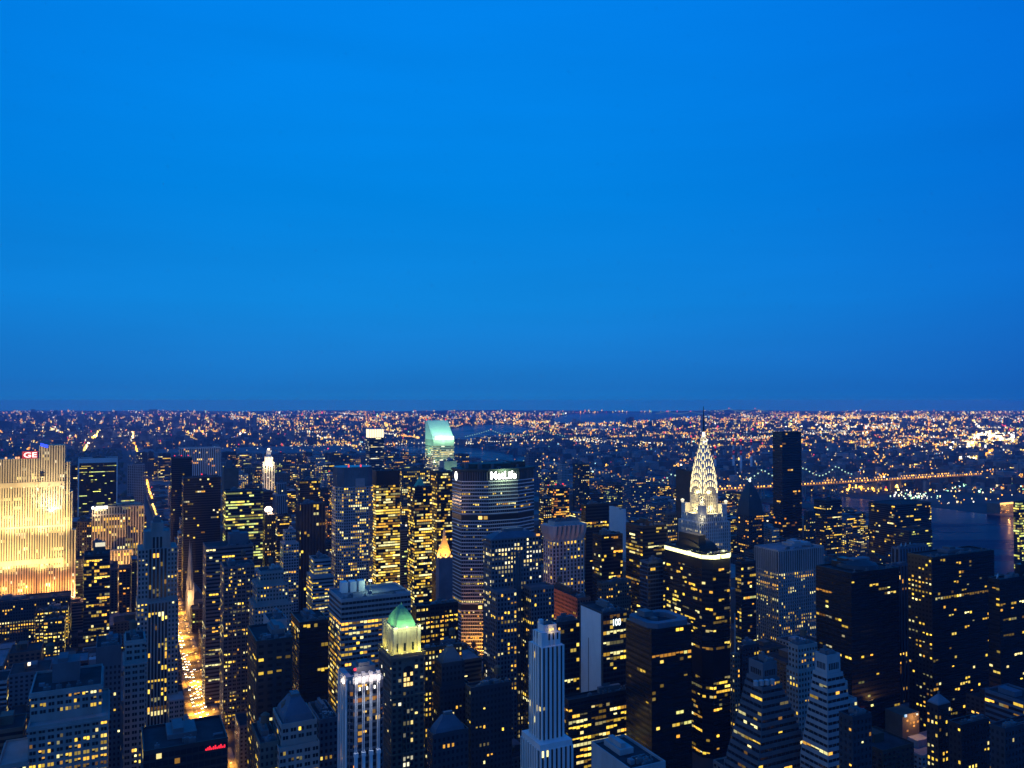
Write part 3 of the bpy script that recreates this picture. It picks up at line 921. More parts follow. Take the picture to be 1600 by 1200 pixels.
def roof_lamp():
    b = Site(410, 414, 431, 806, 1150, 'R', None, 26)
    root = empty('roof_lamp', (b.sw[0], b.sw[1], b.h), PHI)
    tag(root, 'round blazing white lamp standing on the slim block roof', 'lamp')
    p = MB(); p.cyl(6, 8, .5, 0, 4.5, n=8); p.box(4.5, 7.5, 6.5, 9.5, 0, .8); p.build('post', M['mech'], root)
    l = MB(); l.cyl(6, 8, 4.2, 4.5, 7.6, 6.0, 14, c=(4, 3, 2.2)); l.cyl(6, 8, 6.0, 7.6, 11.5, 3.0, 14, c=(4, 3, 2.2)); l.build('lamp_head', LAMPM, root)
    lamp('POINT', (6, 2, 7), 1.2e5, (1, .6, .35), parent=root)
roof_lamp()

def octagon_crown():
    """tall pale tower with octagonal glass crown"""
    s = Site(519, 527, 586, 762, 1110, 'R', None, 40)
    root = s.root('octagon_tower', 'tall pale tower with a dim octagonal glass crown and many yellow windows', 'skyscraper')
    wm, gm = MB(), MB(); R = random.Random(12)
    w, d, c = s.Lx, 40, 9
    poly = [(c, 0), (w - c, 0), (w, c), (w, d - c), (w - c, d), (c, d), (0, d - c), (0, c)]
    z0 = s.h
    wm.prism(poly, 0, z0)
    st = ('grid', 0) and ('punch', 3.1, 3.9, .60, .58, .24, .16, .55, 'y')
    n = len(poly)
    for i in (0, 1, 5, 6, 7):
        a, b = poly[i], poly[(i + 1) % n]
        L = sqrt((b[0] - a[0]) ** 2 + (b[1] - a[1]) ** 2)
        u = ((b[0] - a[0]) / L, (b[1] - a[1]) / L)
        facade(wm, gm, a, u, (u[1], -u[0]), L, 0, z0, st if i == 0 else (*st[:5], .12, .1, .4, 'y'), R, s.mpp, hot=[(z0 * .3, z0 * .97, .30)] if i == 0 else None)
    cp = [(w / 2 + (x - w / 2) * .95, d / 2 + (y - d / 2) * .95) for x, y in poly]
    zc = s.z(731)
    cr = MB(); cr.prism(cp, z0, zc)
    cr.build('crown', mat('crown_glass', (.10, .15, .17), rough=.25, spec=.6), root)
    fins = MB()
    for i in range(n):
        a, b = cp[i], cp[(i + 1) % n]
        for k in range(10):
            t = (k + .5) / 10
            x, y = a[0] + (b[0] - a[0]) * t, a[1] + (b[1] - a[1]) * t
            fins.box(x - .3, x + .3, y - .3, y + .3, z0, zc - .5)
    fins.build('crown_fin', M['blue'], root)
    notch = MB()
    x0, x1 = w * .48, w * .72
    notch.box(x0, x1, -.6, 1, z0, s.z(749))
    notch.build('bay_top', M['pale'], root)
    wm.build('wall', M['pale'], root); gm.build('window', GLASS, root, kind='stuff')
    k = MB()
    for fx in (.3, .62):
        k.box(w * fx, w * fx + 1.6, 3, 4.6, zc, zc + 3, c=(1.6, .1, .1))
    k.build('beacon', LAMPM, root)
octagon_crown()

def wedge_tower():
    """tower with slanted lit roof"""
    s = Site(664.5, 677, 709.5, 687, 1700, 'R', None, None)
    root = s.root('wedge_skyscraper', 'pale green lit skyscraper with a steep slanted roof', 'skyscraper')
    wm, gm = MB(), MB(); R = random.Random(8)
    w, d, z0 = s.Lx, max(s.Ly, 42), s.h
    zt = s.z(657, 10, d * .85)
    wm.box(0, w, 0, d, 0, z0)
    st = ('ribbon', 3.2, 4.0, .98, .42, .5, .4, .8, 'w')
    four(wm, gm, 0, w, 0, d, 0, z0, st, R, s.mpp, 'SW', hot=[(z0 - 60, z0 - 12, .55)], skip=[(z0 - 12, z0)])
    # wedge
    y1, y2 = d * .78, d
    A = [(0, .3, z0), (w, .3, z0), (w, y1, zt), (0, y1, zt), (0, y2, zt), (w, y2, zt), (w, y2, z0), (0, y2, z0)]
    f = MB(); f.face([A[0], A[1], A[2], A[3]]); f.build('slanted_roof', mat('pale_aluminium', (.55, .60, .58), rough=.55, var=.08), root)
    g = MB()
    g.face([A[3], A[2], A[5], A[4]]); g.face([A[7], A[0], A[3], A[4]]); g.face([A[1], A[6], A[5], A[2]]); g.face([A[6], A[7], A[4], A[5]])
    g.build('wedge_wall', mat('pale_aluminium', (.55, .60, .58)), root)
    wm.build('wall', M['pale'], root); gm.build('window', GLASS, root, kind='stuff')
    l = MB(); l.box(w * .08, w * .98, -.9, .2, z0 + .1, z0 + 6.5, c=(2.6, 3.0, 2.1)); l.build('roof_lighting', LAMPM, root)
    b = MB()
    for lx, ly in ((1, y2 - 1), (w - 2, y2 - 1)):
        b.box(lx, lx + 1.8, ly - 1.8, ly, zt, zt + 3.4, c=(1.7, .1, .12))
    b.build('beacon', LAMPM, root)
    for fx in (.25, .75):
        lamp('SPOT', (w * fx, -34, z0 + 6), 1.8e5, (.42, 1.0, .50), (w * fx, y1 * .55, z0 + (zt - z0) * .55), 110, .8, root)  # added lamps hanging free without fixtures, to light the slope evenly
    lamp('SPOT', (-40, d * .5, z0 - 40), 2.0e5, (.40, 1.0, .46), (0, d * .5, z0), 100, 1, root)
    lamp('SPOT', (w / 2, -60, z0 - 50), 1.6e5, (.62, 1.0, .50), (w / 2, 0, z0 - 20), 80, 1, root)
    # low neighbour lit green
    n = Site(688, 694, 714, 722, 1500, 'R', None, 24)
    r2 = n.root('office_block', 'low pale green lit block in front of the slanted roof skyscraper', 'building')
    m2 = MB(); m2.box(0, n.Lx, 0, n.Ly, 0, n.h); m2.build('wall', M['pale'], r2)
    rooftop(r2, 0, n.Lx, 0, n.Ly, n.h, R, M['pale'], hpent=4)
    lamp('SPOT', (n.Lx * .5, -30, n.h - 30), 5e4, (.5, 1.0, .45), (n.Lx * .5, 0, n.h - 8), 90, 1, r2)
wedge_tower()

def white_crown():
    s = Site(573, 577, 600, 684, 1950, 'R', None, 30)
    root = [o for o in bpy.data.objects if o.get('label', '').startswith('slab tower with brilliantly')][0]
    w = s.Lx
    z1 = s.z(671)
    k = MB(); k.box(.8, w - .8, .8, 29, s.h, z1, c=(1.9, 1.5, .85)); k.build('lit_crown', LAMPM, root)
    f = MB()
    for i in range(7):
        x = .5 + i * (w - 1) / 6
        f.box(x - .4, x + .4, .1, .75, s.h, z1 + .5)
    f.box(0, w, 0, 30, z1, z1 + 1.5)
    f.build('crown_frame', M['white'], root)
    b = MB(); b.tube((w * .4, 10, z1), (w * .4, 10, z1 + 14), .5); b.build('antenna', M['mech'], root)
white_crown()

def lozenge_slab():
    """big octagonal slab with the company sign"""
    A = at(721, 737, 900)
    h = A[2]
    X, Y = w2g(A[0], A[1])
    root = empty('octagonal_slab', (A[0], A[1], 0), PHI)
    tag(root, 'huge octagonal concrete slab with a dark roof and glowing white company sign', 'skyscraper')
    mpp = 900 / 822
    a, b = 26.5, -12.8
    poly = [(0, 0), (a, b), (a + 35.9, b), (2 * a + 35.9, 0), (2 * a + 35.9, 26.8), (a + 35.9, 39.6), (a, 39.6), (0, 26.8)]
    FOOT.append((X, X + 90, Y - 13, Y + 40, 'x')); SKY.append((X, X + 88, Y - 12, Y + 39, h))
    wm, gm = MB(), MB(); R = random.Random(77)
    zy = lambda py: at(760, py, 905)[2]
    bands = [(zy(812), zy(804)), (zy(951), zy(943))]
    zs = zy(751)                       # the sign storey starts here
    wm.prism(poly, 0, zs)
    st = ('punch', 2.4, 3.9, .56, .50, .045, .05, .4, 'y')
    plant = MB(); fins = MB(); rims = MB()
    for i in range(8):
        p, q = poly[i], poly[(i + 1) % 8]
        L = sqrt((q[0] - p[0]) ** 2 + (q[1] - p[1]) ** 2)
        u = ((q[0] - p[0]) / L, (q[1] - p[1]) / L)
        n = (u[1], -u[0])
        if i in (4, 5):
            continue
        facade(wm, gm, p, u, n, L, 0, zs, st if i != 7 else (*st[:5], .01, 0, 0, 'y'), R, mpp, skip=bands,
               hot=[(zy(942), zy(936), .6), (zy(960), zy(951), .45), (zy(900), zy(896), .5)])
        for f in range(int(zs / 3.9)):       # pale spandrel lines
            z = zs - .4 - f * 3.9
            if any(k0 <= z <= k1 for k0, k1 in bands): continue
            rims.face([(p[0] + n[0] * .35, p[1] + n[1] * .35, z - .55), (q[0] + n[0] * .35, q[1] + n[1] * .35, z - .55), (q[0] + n[0] * .35, q[1] + n[1] * .35, z + .35), (p[0] + n[0] * .35, p[1] + n[1] * .35, z + .35)])
        for k0, k1 in bands:
            o = .15
            plant.face([(p[0] + n[0] * o, p[1] + n[1] * o, k0), (q[0] + n[0] * o, q[1] + n[1] * o, k0), (q[0] + n[0] * o, q[1] + n[1] * o, k1), (p[0] + n[0] * o, p[1] + n[1] * o, k1)])
            if i in (0, 1):
                nn = int(L / 5)
                for j in range(nn):
                    if (i == 0 and 5 <= j + 2) or R.random() < .06:
                        s0 = (j + .15) * L / nn; s1 = (j + .85) * L / nn
                        c = (1.5, .9, .25) if i == 0 and j < 4 else (.5, .28, .05)
                        if i == 1 and R.random() < .5: continue
                        gm.face([(p[0] + u[0] * s0 + n[0] * .3, p[1] + u[1] * s0 + n[1] * .3, k0 + 1), (p[0] + u[0] * s1 + n[0] * .3, p[1] + u[1] * s1 + n[1] * .3, k0 + 1),
                                 (p[0] + u[0] * s1 + n[0] * .3, p[1] + u[1] * s1 + n[1] * .3, k1 - 1), (p[0] + u[0] * s0 + n[0] * .3, p[1] + u[1] * s0 + n[1] * .3, k1 - 1)], 0, c)
        k = max(3, int(L / 2.6))
        for j in range(k):
            t = (j + .5) / k
            x, y = p[0] + (q[0] - p[0]) * t, p[1] + (q[1] - p[1]) * t
            fins.box(x - .45, x + .45, y - .45, y + .45, zs + .2, h - .5)
    inn = [(44.5 + (x - 44.5) * .985, 13.4 + (y - 13.4) * .96) for x, y in poly]
    top = MB(); top.prism(inn, zs, h); top.build('sign_storey', M['dark'], root)
    out = [(44.5 + (x - 44.5) * 1.03, 13.4 + (y - 13.4) * 1.06) for x, y in poly]
    inn2 = [(44.5 + (x - 44.5) * .80, 13.4 + (y - 13.4) * .55) for x, y in poly]
    rf = MB(); rf.prism(out, h, h + 2.6, bottom=True); rf.prism(inn2, h + 2.6, h + 7.5)
    rf.box(62, 80, 4, 16, h + 2.6, h + 8.5)
    rf.build('roof', mat('dark_green_roof', (.03, .045, .04), rough=.6), root)
    for i in range(9):
        k = MB(); lx = 8 + i * 8 + R.uniform(-3, 3); ly = R.uniform(-4, 10)
        k.box(lx, lx + R.uniform(2, 5), ly, ly + 3, h + 2.6, h + R.uniform(4, 9)); k.build('roof_unit', M['mech'], root)
    wall = wm.build('wall', M['grey'], root)
    rims.build('spandrel', M['white'], root)
    fins.build('fin', M['grey'], root)
    plant.build('plant_floor', M['black'], root)
    gm.build('window', GLASS, root, kind='stuff')
    tx0 = 30.5
    text_mesh('sign_letters', 'MetLife', 8.6, emit('sign_white', (1, 1, .90), 7), root, (a + 2.5, b - .9, zs + 1.6), (pi / 2, 0, 0), width=31)
    e = MB()
    for i in range(20):
        pass
    ang = [2 * pi * i / 20 for i in range(20)]
    e.face([(-.7, 14 - 4.2 * cos(t), zs + 4.6 + 5.0 * sin(t)) for t in ang], 0, (3.2, 3.2, 2.8))
    e.build('round_emblem', LAMPM, root)
    lamp('POINT', (a + 18, b - 9, zs + 8), 2.2e4, (.75, 1, .55), parent=root)
    # amber light on the lowest storeys
    zb = zy(1010)
    for lx, e_ in ((2, .9e5), (16, 1.7e5), (32, 1.5e5), (50, .7e5)):
        lamp('SPOT', (lx, b - 14, zb - 16), e_, (1, .38, .04), (lx, b, zb + 4), 76, 1, root)
lozenge_slab()

def gold_cap():
    s = Site(681, 686, 711, 872, 850, 'R', 15, 22)
    root = s.root('capped_tower', 'blue grey tower with a glowing gold pyramid cap tucked against the octagonal slab', 'building')
    w, d = s.Lx, s.Ly
    m = MB(); m.box(0, w, 0, d, 0, s.h); m.build('wall', M['blue'], root)
    g = MB(); R = random.Random(2)
    z1, z2 = s.z(856), s.z(838)
    g.prism([(0.5, .5), (w - .5, .5), (w - .5, d - .5), (.5, d - .5)], s.h, z1, [(3, 3), (w - 3, 3), (w - 3, d - 3), (3, d - 3)])
    g.prism([(3, 3), (w - 3, 3), (w - 3, d - 3), (3, d - 3)], z1, z2, [(w * .45, d * .45), (w * .55, d * .45), (w * .55, d * .55), (w * .45, d * .55)])
    g.build('gilded_roof', mat('gilded_roof', (.70, .48, .16), rough=.45), root)
    k = MB(); k.cyl(w / 2, d / 2, 1.3, z2 - 1, z2 + 5, n=8); k.cyl(w / 2, d / 2, 1.5, z2 + 5, z2 + 8, .1, 8); k.build('lantern', M['gold'], root)
    l = MB()
    for fx in (.1, .5, .9):
        l.box(w * fx - .8, w * fx + .8, -.8, 0, s.h, s.h + 1.6, c=(2.6, 1.3, .35))
    l.build('floodlight', LAMPM, root)
    lamp('SPOT', (w / 2, -5, s.h - 1), 5e4, (1, .50, .1), (w / 2, d * .5, s.h + 14), 100, 1, root)
    lamp('SPOT', (-4, d / 2, s.h - 1), 5e4, (1, .50, .1), (w * .5, d / 2, s.h + 14), 100, 1, root)
gold_cap()

def cupola():
    s = Site(640, 648, 675, 762, 1120, 'R', None, 30)
    root = [o for o in bpy.data.objects if 'small pyramid cupola' in o.get('label', '')][0]
    k = MB(); w = s.Lx
    k.prism([(w * .25, 8), (w * .75, 8), (w * .75, 22), (w * .25, 22)], s.h, s.h + 13, [(w * .48, 14), (w * .52, 14), (w * .52, 16), (w * .48, 16)])
    k.build('cupola', M['copper'], root)
cupola()

def hip(lbl, xl, xc, xr, yt, D, Ly, hh, m, inset=.06, top=.35, mt='slater'):
    s = Site(xl, xc, xr, yt, D, 'R', None, Ly)
    root = [o for o in bpy.data.objects if lbl in o.get('label', '')][0]
    w, d = s.Lx, s.Ly
    q = lambda i: [(w * i, d * i), (w * (1 - i), d * i), (w * (1 - i), d * (1 - i)), (w * i, d * (1 - i))]
    k = MB(); k.prism(q(inset), s.h, s.h + hh * .35, q(inset + .06)); k.prism(q(inset + .06), s.h + hh * .35, s.h + hh, q(top)); k.build('roof', M[mt], root)
    k = MB(); k.prism(q(top + .03), s.h + hh, s.h + hh + 1.6); k.build('roof_cap', M['mech'], root)
hip('small grey tower with a hipped cap', 433, 440, 495, 1136, 430, 26, 11, 'x')
hip('stepped hipped cap', 680, 690, 726, 1040, 540, 24, 9, 'x')
hip('dark block with grey hipped roof', 668, 676, 732, 1152, 440, 30, 9, 'x')
hip('pale pitched roof', 1450, 1466, 1486, 1106, 500, None, 6, 'x', .0, .42, 'roofl')

def green_roof_tower():
    s = Site(592, 612, 663, 1027, 521, 'R', None, None)
    root = s.root('pyramid_roof_tower', 'slim masonry tower with green pyramid roof lit over a glowing stone crown', 'skyscraper')
    w, d, h = s.Lx, s.Ly, s.h
    wm, gm = MB(), MB(); R = random.Random(44)
    wm.box(0, w, 0, d, 0, h)
    st = ('punch', 2.9, 3.7, .50, .52, .06, .02, .4, 'w')
    q = w
    facade(wm, gm, (0, 0), (1, 0), (0, -1), q * .33, 0, h - 2, st, R, s.mpp)
    facade(wm, gm, (q * .33, 0), (1, 0), (0, -1), q * .34, 0, h - 22, ('pier', 2.4, 3.7, .68, .66, .10, .05, .5, 'w'), R, s.mpp)
    facade(wm, gm, (q * .67, 0), (1, 0), (0, -1), q * .33, 0, h - 2, st, R, s.mpp)
    facade(wm, gm, (0, d), (0, -1), (-1, 0), d, 0, h - 2, st, R, s.mpp)
    facade(wm, gm, (w, 0), (0, 1), (1, 0), d, 0, h - 2, st, R, s.mpp)
    # arched window with lit panes
    ar = MB()
    c0, r = q * .5, q * .15
    pts = [(c0 - r, -.25, h - 20), (c0 + r, -.25, h - 20)] + [(c0 + r * cos(t), -.25, h - 10 + r * sin(t)) for t in [pi * i / 10 for i in range(11)]]
    ar.face(pts)
    ar.build('arched_window', GLASS, root)
    for i in range(3):
        for j in range(3):
            if (i + j) % 4 != 3:
                x = c0 - r + (i + .12) * 2 * r / 3
                gm.face([(x, -.4, h - 19.5 + j * 3.2), (x + 1.7, -.4, h - 19.5 + j * 3.2), (x + 1.7, -.4, h - 17.2 + j * 3.2), (x, -.4, h - 17.2 + j * 3.2)], 0, (1.1, .75, .25))
    # ledges and corner buttresses
    for z in (h - 2, h - 26, h - 62):
        wm.box(-.9, w + .9, -.9, d + .9, z, z + 1.1, bottom=True)
    wm.build('wall', M['tan'], root)
    sub_windows(gm, root, 100)
    p = MB(); parapet(p, -.6, w + .6, -.6, d + .6, h - .9, .6, 2.2); p.build('parapet', M['tan'], root)
    # crown storey
    zc = s.z(983, 5, 5)
    i = 2.8
    cm = MB(); cm.box(i, w - i, i, d - i, h - 1, zc)
    for fx in (0, 1):
        for fy in (0, 1):
            x, y = (i if fx == 0 else w - i), (i if fy == 0 else d - i)
            cm.box(x - 1, x + 1, y - 1, y + 1, h - 1, zc + 1.8)
    for k in range(1, 6):
        x = i + k * (w - 2 * i) / 6
        cm.box(x - .35, x + .35, i - .5, i, h - 1, zc - 1)
        y = i + k * (d - 2 * i) / 6
        cm.box(i - .5, i, y - .35, y + .35, h - 1, zc - 1)
    parapet(cm, i - .4, w - i + .4, i - .4, d - i + .4, zc, .5, 1.0)
    cm.build('crown', M['gold'], root)
    win = MB()
    for k in range(6):
        if k % 2: continue
        x = i + (k + .5) * (w - 2 * i) / 6
        win.face([(x - .7, i - .12, h + 2), (x + .7, i - .12, h + 2), (x + .7, i - .12, h + 7), (x - .7, i - .12, h + 7)])
    win.build('crown_window', GLASS, root)
    # roof
    zr = s.z(945, w / 2, d / 2)
    b = i + 1.4
    rf = MB()
    mid = lambda k: [(w / 2 + (x - w / 2) * k, d / 2 + (y - d / 2) * k) for x, y in [(b, b), (w - b, b), (w - b, d - b), (b, d - b)]]
    zz = zc + .2
    hh = zr - zz
    prof = [(1, 0), (.93, .18), (.80, .40), (.60, .62), (.34, .84), (.05, 1.0)]
    for (k0, t0), (k1, t1) in zip(prof, prof[1:]):
        rf.prism(mid(k0), zz + hh * t0, zz + hh * t1, mid(k1), cap=t1 == 1.0)
    for e in range(11):       # standing seams on the two near faces
        f = (e + .5) / 11
        for (k0, t0), (k1, t1) in zip(prof[:-1], prof[1:]):
            m0, m1 = mid(k0), mid(k1)
            for a_, b_ in ((0, 1), (0, 3)):
                P = (m0[a_][0] + (m0[b_][0] - m0[a_][0]) * f, m0[a_][1] + (m0[b_][1] - m0[a_][1]) * f, zz + hh * t0 + .1)
                Q = (m1[a_][0] + (m1[b_][0] - m1[a_][0]) * f, m1[a_][1] + (m1[b_][1] - m1[a_][1]) * f, zz + hh * t1 + .1)
                rf.tube(P, Q, .13, 4)
    rf.build('roof', M['copper'], root)
    fn = MB(); fn.cyl(w / 2, d / 2, .5, zr - .6, zr + 1.8, .1, 6); fn.build('finial', M['copper'], root)
    lp = MB()
    for x, y in ((w * .32, i - 1.6), (w * .80, i - 1.6), (i - 1.6, d * .5), (w * .5, i - 1.6)):
        lp.box(x - .5, x + .5, y - .4, y + .4, h - .2, h + .9, c=(3.4, 3.0, 1.3))
    for x, y in ((w * .2, b - 1.2), (w * .5, b - 1.2), (w * .85, b - 1.2)):
        lp.box(x - .45, x + .45, y - .35, y + .35, zc + .2, zc + 1.3, c=(3, 3, 1.6))
    lp.build('floodlight', LAMPM, root)
    Y = (.95, .92, .14)
    for x, y, e_ in ((w * .30, -.6, 1.1e3), (w * .62, -.6, .8e3), (w * .86, -.6, 2.6e3), (-.6, d * .3, .9e3), (-.6, d * .75, 1.4e3), (.2, .2, .5e3)):
        lamp('POINT', (x, y, h + 2.2), e_, Y, parent=root, radius=.3)
    for x, y, e_ in ((w * .15, -1.5, 3e3), (w * .5, -1.5, 4e3), (w * .9, -1.5, 3.4e3), (-1.5, d * .5, 3e3)):
        lamp('POINT', (x, y, zc + 2.6), e_, (.80, 1, .48), parent=root, radius=.3)
green_roof_tower()

def lit_top_tower():
    """near tower with white ribs, rounded bays and lamps round the top"""
    s = Site(529, 545, 601, 1060, 414, 'R', None, None)
    root = s.root('ribbed_tower', 'near tower with pale ribs and curved bays crowned by blazing white lamps', 'skyscraper')
    w, d, h = s.Lx, s.Ly, s.h
    wm, gm = MB(), MB(); R = random.Random(21)
    c = 2.4
    poly = [(c, 0), (w - c, 0), (w - c * .3, c * .3), (w, c), (w, d - c), (w - c, d), (c, d), (0, d - c), (0, c), (c * .3, c * .3)]
    wm.prism(poly, 0, h - 3)
    stb = ('ribbon', 2.2, 3.3, .98, .58, .06, .03, .3, 'o')
    for i in (1, 2, 8, 9):
        a, b = poly[i], poly[(i + 1) % len(poly)]
        L = sqrt((b[0] - a[0]) ** 2 + (b[1] - a[1]) ** 2)
        u = ((b[0] - a[0]) / L, (b[1] - a[1]) / L)
        facade(wm, gm, a, u, (u[1], -u[0]), L, 0, h - 6, stb, R, s.mpp)
    ST2 = ('punch', 2.2, 3.3, .96, .62, .10, .05, .4, 'o')
    facade(wm, gm, (c, 0), (1, 0), (0, -1), w - 2 * c, 0, h - 3, ST2, R, s.mpp)
    facade(wm, gm, (0, d - c), (0, -1), (-1, 0), d - 2 * c, 0, h - 3, ST2, R, s.mpp)
    wm.build('wall', M['grey'], root)
    rib = MB()
    zs = s.z(1178, 10)
    for k in range(4):
        x = c + 1.1 + k * (w - 2 * c - 2.2) / 3
        for dx in (-.55, .25):
            rib.box(x + dx, x + dx + .34, -1.1, -.02, zs + 2, h - (0 if k in (1, 2) else 1))
        rib.box(x - .75, x + .75, -1.9, -.03, 0, zs)
        rib.box(x - 1.0, x + 1.0, -2.1, -.04, zs, zs + 2)
    for k in range(4):
        y = c + .5 + k * (d - 2 * c - 1) / 3
        rib.box(-1.0, -.02, y - .6, y + .3, 0, h - 1)
    rib.build('rib', M['white'], root)
    top = MB()
    top.box(c - .4, w - c + .4, -.6, 2.4, h - 3, h + .6); top.box(-.6, 2.2, c, d - c, h - 3, h - .2)
    parapet(top, .6, w - .6, .6, d - .6, h - 3, .5, 1.4)
    for k in range(4):
        x = c + 1.1 + k * (w - 2 * c - 2.2) / 3
        top.box(x - .9, x + .9, -.9, .8, h - 3.2, h + 2.2)
    top.build('crown', M['pale'], root)
    r = MB(); r.box(2.5, w - .7, 2.5, d - .7, h - 3.1, h - 2.9); r.build('roof', M['roofl'], root)
    pn = MB(); pn.box(w * .3, w * .85, d * .35, d * .8, h - 2.9, h + 2.5); pn.box(w * .4, w * .7, d * .4, d * .7, h + 2.5, h + 4.2)
    pn.build('penthouse', M['mech'], root)
    sub_windows(gm, root, 100)
    lp = MB()
    for k in (0, 1, 3):
        x = c + 1.1 + k * (w - 2 * c - 2.2) / 3
        lp.cyl(x, -1.35, .55, h - 1.3, h - .1, n=8, c=(5, 4.6, 4.4))
    for k in (0, 1, 2):
        x = c + 1.1 + (k + .5) * (w - 2 * c - 2.2) / 3
        lp.cyl(x, -.7, .34, h - 6.6, h - 5.2, n=8, c=(4, 3.7, 3.2))
    for y in (c + 3, c + 6):
        lp.cyl(-1.25, y, .5, h - 4, h - 2.8, n=8, c=(5, 4.2, 3.2))
    lp.build('floodlight', LAMPM, root)
    red = MB()
    for x, y in ((w * .26, d * .3), (w * .72, d * .85)):
        red.box(x - .5, x + .5, y - .5, y + .5, h + 1.4, h + 2.4, c=(2.4, .03, .06))
        red.cyl(x, y, .12, h - 2.9, h + 1.4, n=5)
    red.build('beacon', LAMPM, root)
    for k in (0, 1, 2, 3):
        x = c + 1.1 + k * (w - 2 * c - 2.2) / 3
        lamp('POINT', (x, -2.6, h - 1), 8e2, (1, .86, .80), parent=root, radius=.3)
        lamp('SPOT', (x, -4.2, h - 3), 6.0e3, (.75, .85, 1), (x, -.5, h - 34), 60, 1, parent=root, radius=.3)
    lamp('POINT', (w * .4, 3.2, h + 3), 9e2, (1, .85, .8), parent=root, radius=.3)
    lamp('POINT', (-2.6, c + 4, h - 2), 4e2, (1, .8, .6), parent=root, radius=.3)
lit_top_tower()

def pair_tower():
    """stone tower with hip roof and lower wings, middle of the picture"""
    s = Site(755, 768, 846, 843, 715, 'R', None, None)
    root = s.root('stone_tower', 'broad stone tower with a dark hipped roof and white lit top windows', 'skyscraper')
    w, d, h = s.Lx, s.Ly, s.h
    wm, gm = MB(), MB(); R = random.Random(55)
    wm.box(0, w, 0, d, 0, h)
    st = ('punch', 3.0, 3.8, .5, .58, .13, .06, .6, 'w')
    four(wm, gm, 0, w, 0, d, 0, h, st, R, s.mpp, 'SWE', hot=[(h - 26, h - 8, .4)])
    z1 = s.z(925, 5, -14)
    for x0, x1 in ((-2, w * .34), (w * .62, w + 4)):
        wm.box(x0, x1, -16, -.02, 0, z1)
        four(wm, gm, x0, x1, -16, 0, 0, z1, ('punch', 3.0, 3.8, .5, .58, .08, .06, .6, 'y'), R, s.mpp, 'SWE')
        parapet(wm, x0, x1, -16, -.5, z1, .5, 1.4)
    for k in range(5):
        x = w * .36 + k * w * .26 / 5
        wm.box(x, x + .8, -.9, 0, 0, h - 12)
    wm.box(-.8, w + .8, -.8, d + .8, h - 1.4, h - .2, bottom=True)
    wm.build('wall', M['grey'], root)
    sub_windows(gm, root, 80)
    FOOT.append((s.X - 2, s.X + w + 4, s.Y - 16, s.Y, 'x'))
    zr = s.z(829, w / 2, d / 2)
    rf = MB(); rf.prism([(0, 0), (w, 0), (w, d), (0, d)], h, zr, [(w * .22, d * .3), (w * .78, d * .3), (w * .78, d * .7), (w * .22, d * .7)])
    rf.build('roof', M['slater'], root)
    k = MB(); k.box(w * .3, w * .7, d * .36, d * .64, zr, zr + 2.5); k.build('penthouse', M['mech'], root)
    l = MB(); l.box(w - 5, w - 2, -.6, .4, h, h + 1.8, c=(1.4, .6, .1)); l.build('roof_lamp', LAMPM, root)
pair_tower()

def scalloped_tower():
    s = Site(850, 863, 912, 846, 830, 'R', None, None)
    root = s.root('scalloped_tower', 'pale tower with flared scalloped crown and many yellow windows', 'skyscraper')
    w, d, h = s.Lx, s.Ly, s.h
    wm, gm = MB(), MB(); R = random.Random(18)
    wm.box(0, w, 0, d, 0, h)
    four(wm, gm, 0, w, 0, d, 0, h, ('pier', 4.2, 3.8, .55, .66, .16, .1, .5, 'y'), R, s.mpp, 'SWE')
    wm.build('wall', M['pale'], root); gm.build('window', GLASS, root, kind='stuff')
    cr = MB()
    z1 = s.z(822)
    def ring(n0):
        pts = []
        for (x0, y0, x1, y1) in ((0, 0, w, 0), (w, 0, w, d), (w, d, 0, d), (0, d, 0, 0)):
            L = sqrt((x1 - x0) ** 2 + (y1 - y0) ** 2)
            k = 7
            nx, ny = (y1 - y0) / L, -(x1 - x0) / L
            for i in range(k * 4):
                t = i / (k * 4)
                b = abs(sin(pi * t * k))
                pts.append((x0 + (x1 - x0) * t + nx * n0 * (.2 + .8 * b), y0 + (y1 - y0) * t + ny * n0 * (.2 + .8 * b)))
        return pts
    a0, a1, a2 = ring(.2), ring(3.4), ring(5.0)
    cr.prism(a0, h, h + (z1 - h) * .45, a1, cap=False)
    cr.prism(a1, h + (z1 - h) * .45, z1, a2)
    cr.prism([(w * .1, d * .1), (w * .9, d * .1), (w * .9, d * .9), (w * .1, d * .9)], z1, z1 + 3.5)
    cr.build('crown', M['pale'], root)
    rooftop(root, w * .12, w * .88, d * .12, d * .88, z1 + 3.5, R, M['blue'], pent=False, units=6)
    l = MB()
    for i in range(16):
        if R.random() < .55:
            x = w * (i + .3) / 16; l.box(x, x + 1.2, -.5, -.1, h - 4.2, h - 1.8, c=(1.0, .62, .12))
    l.build('lit_strip', LAMPM, root)
scalloped_tower()

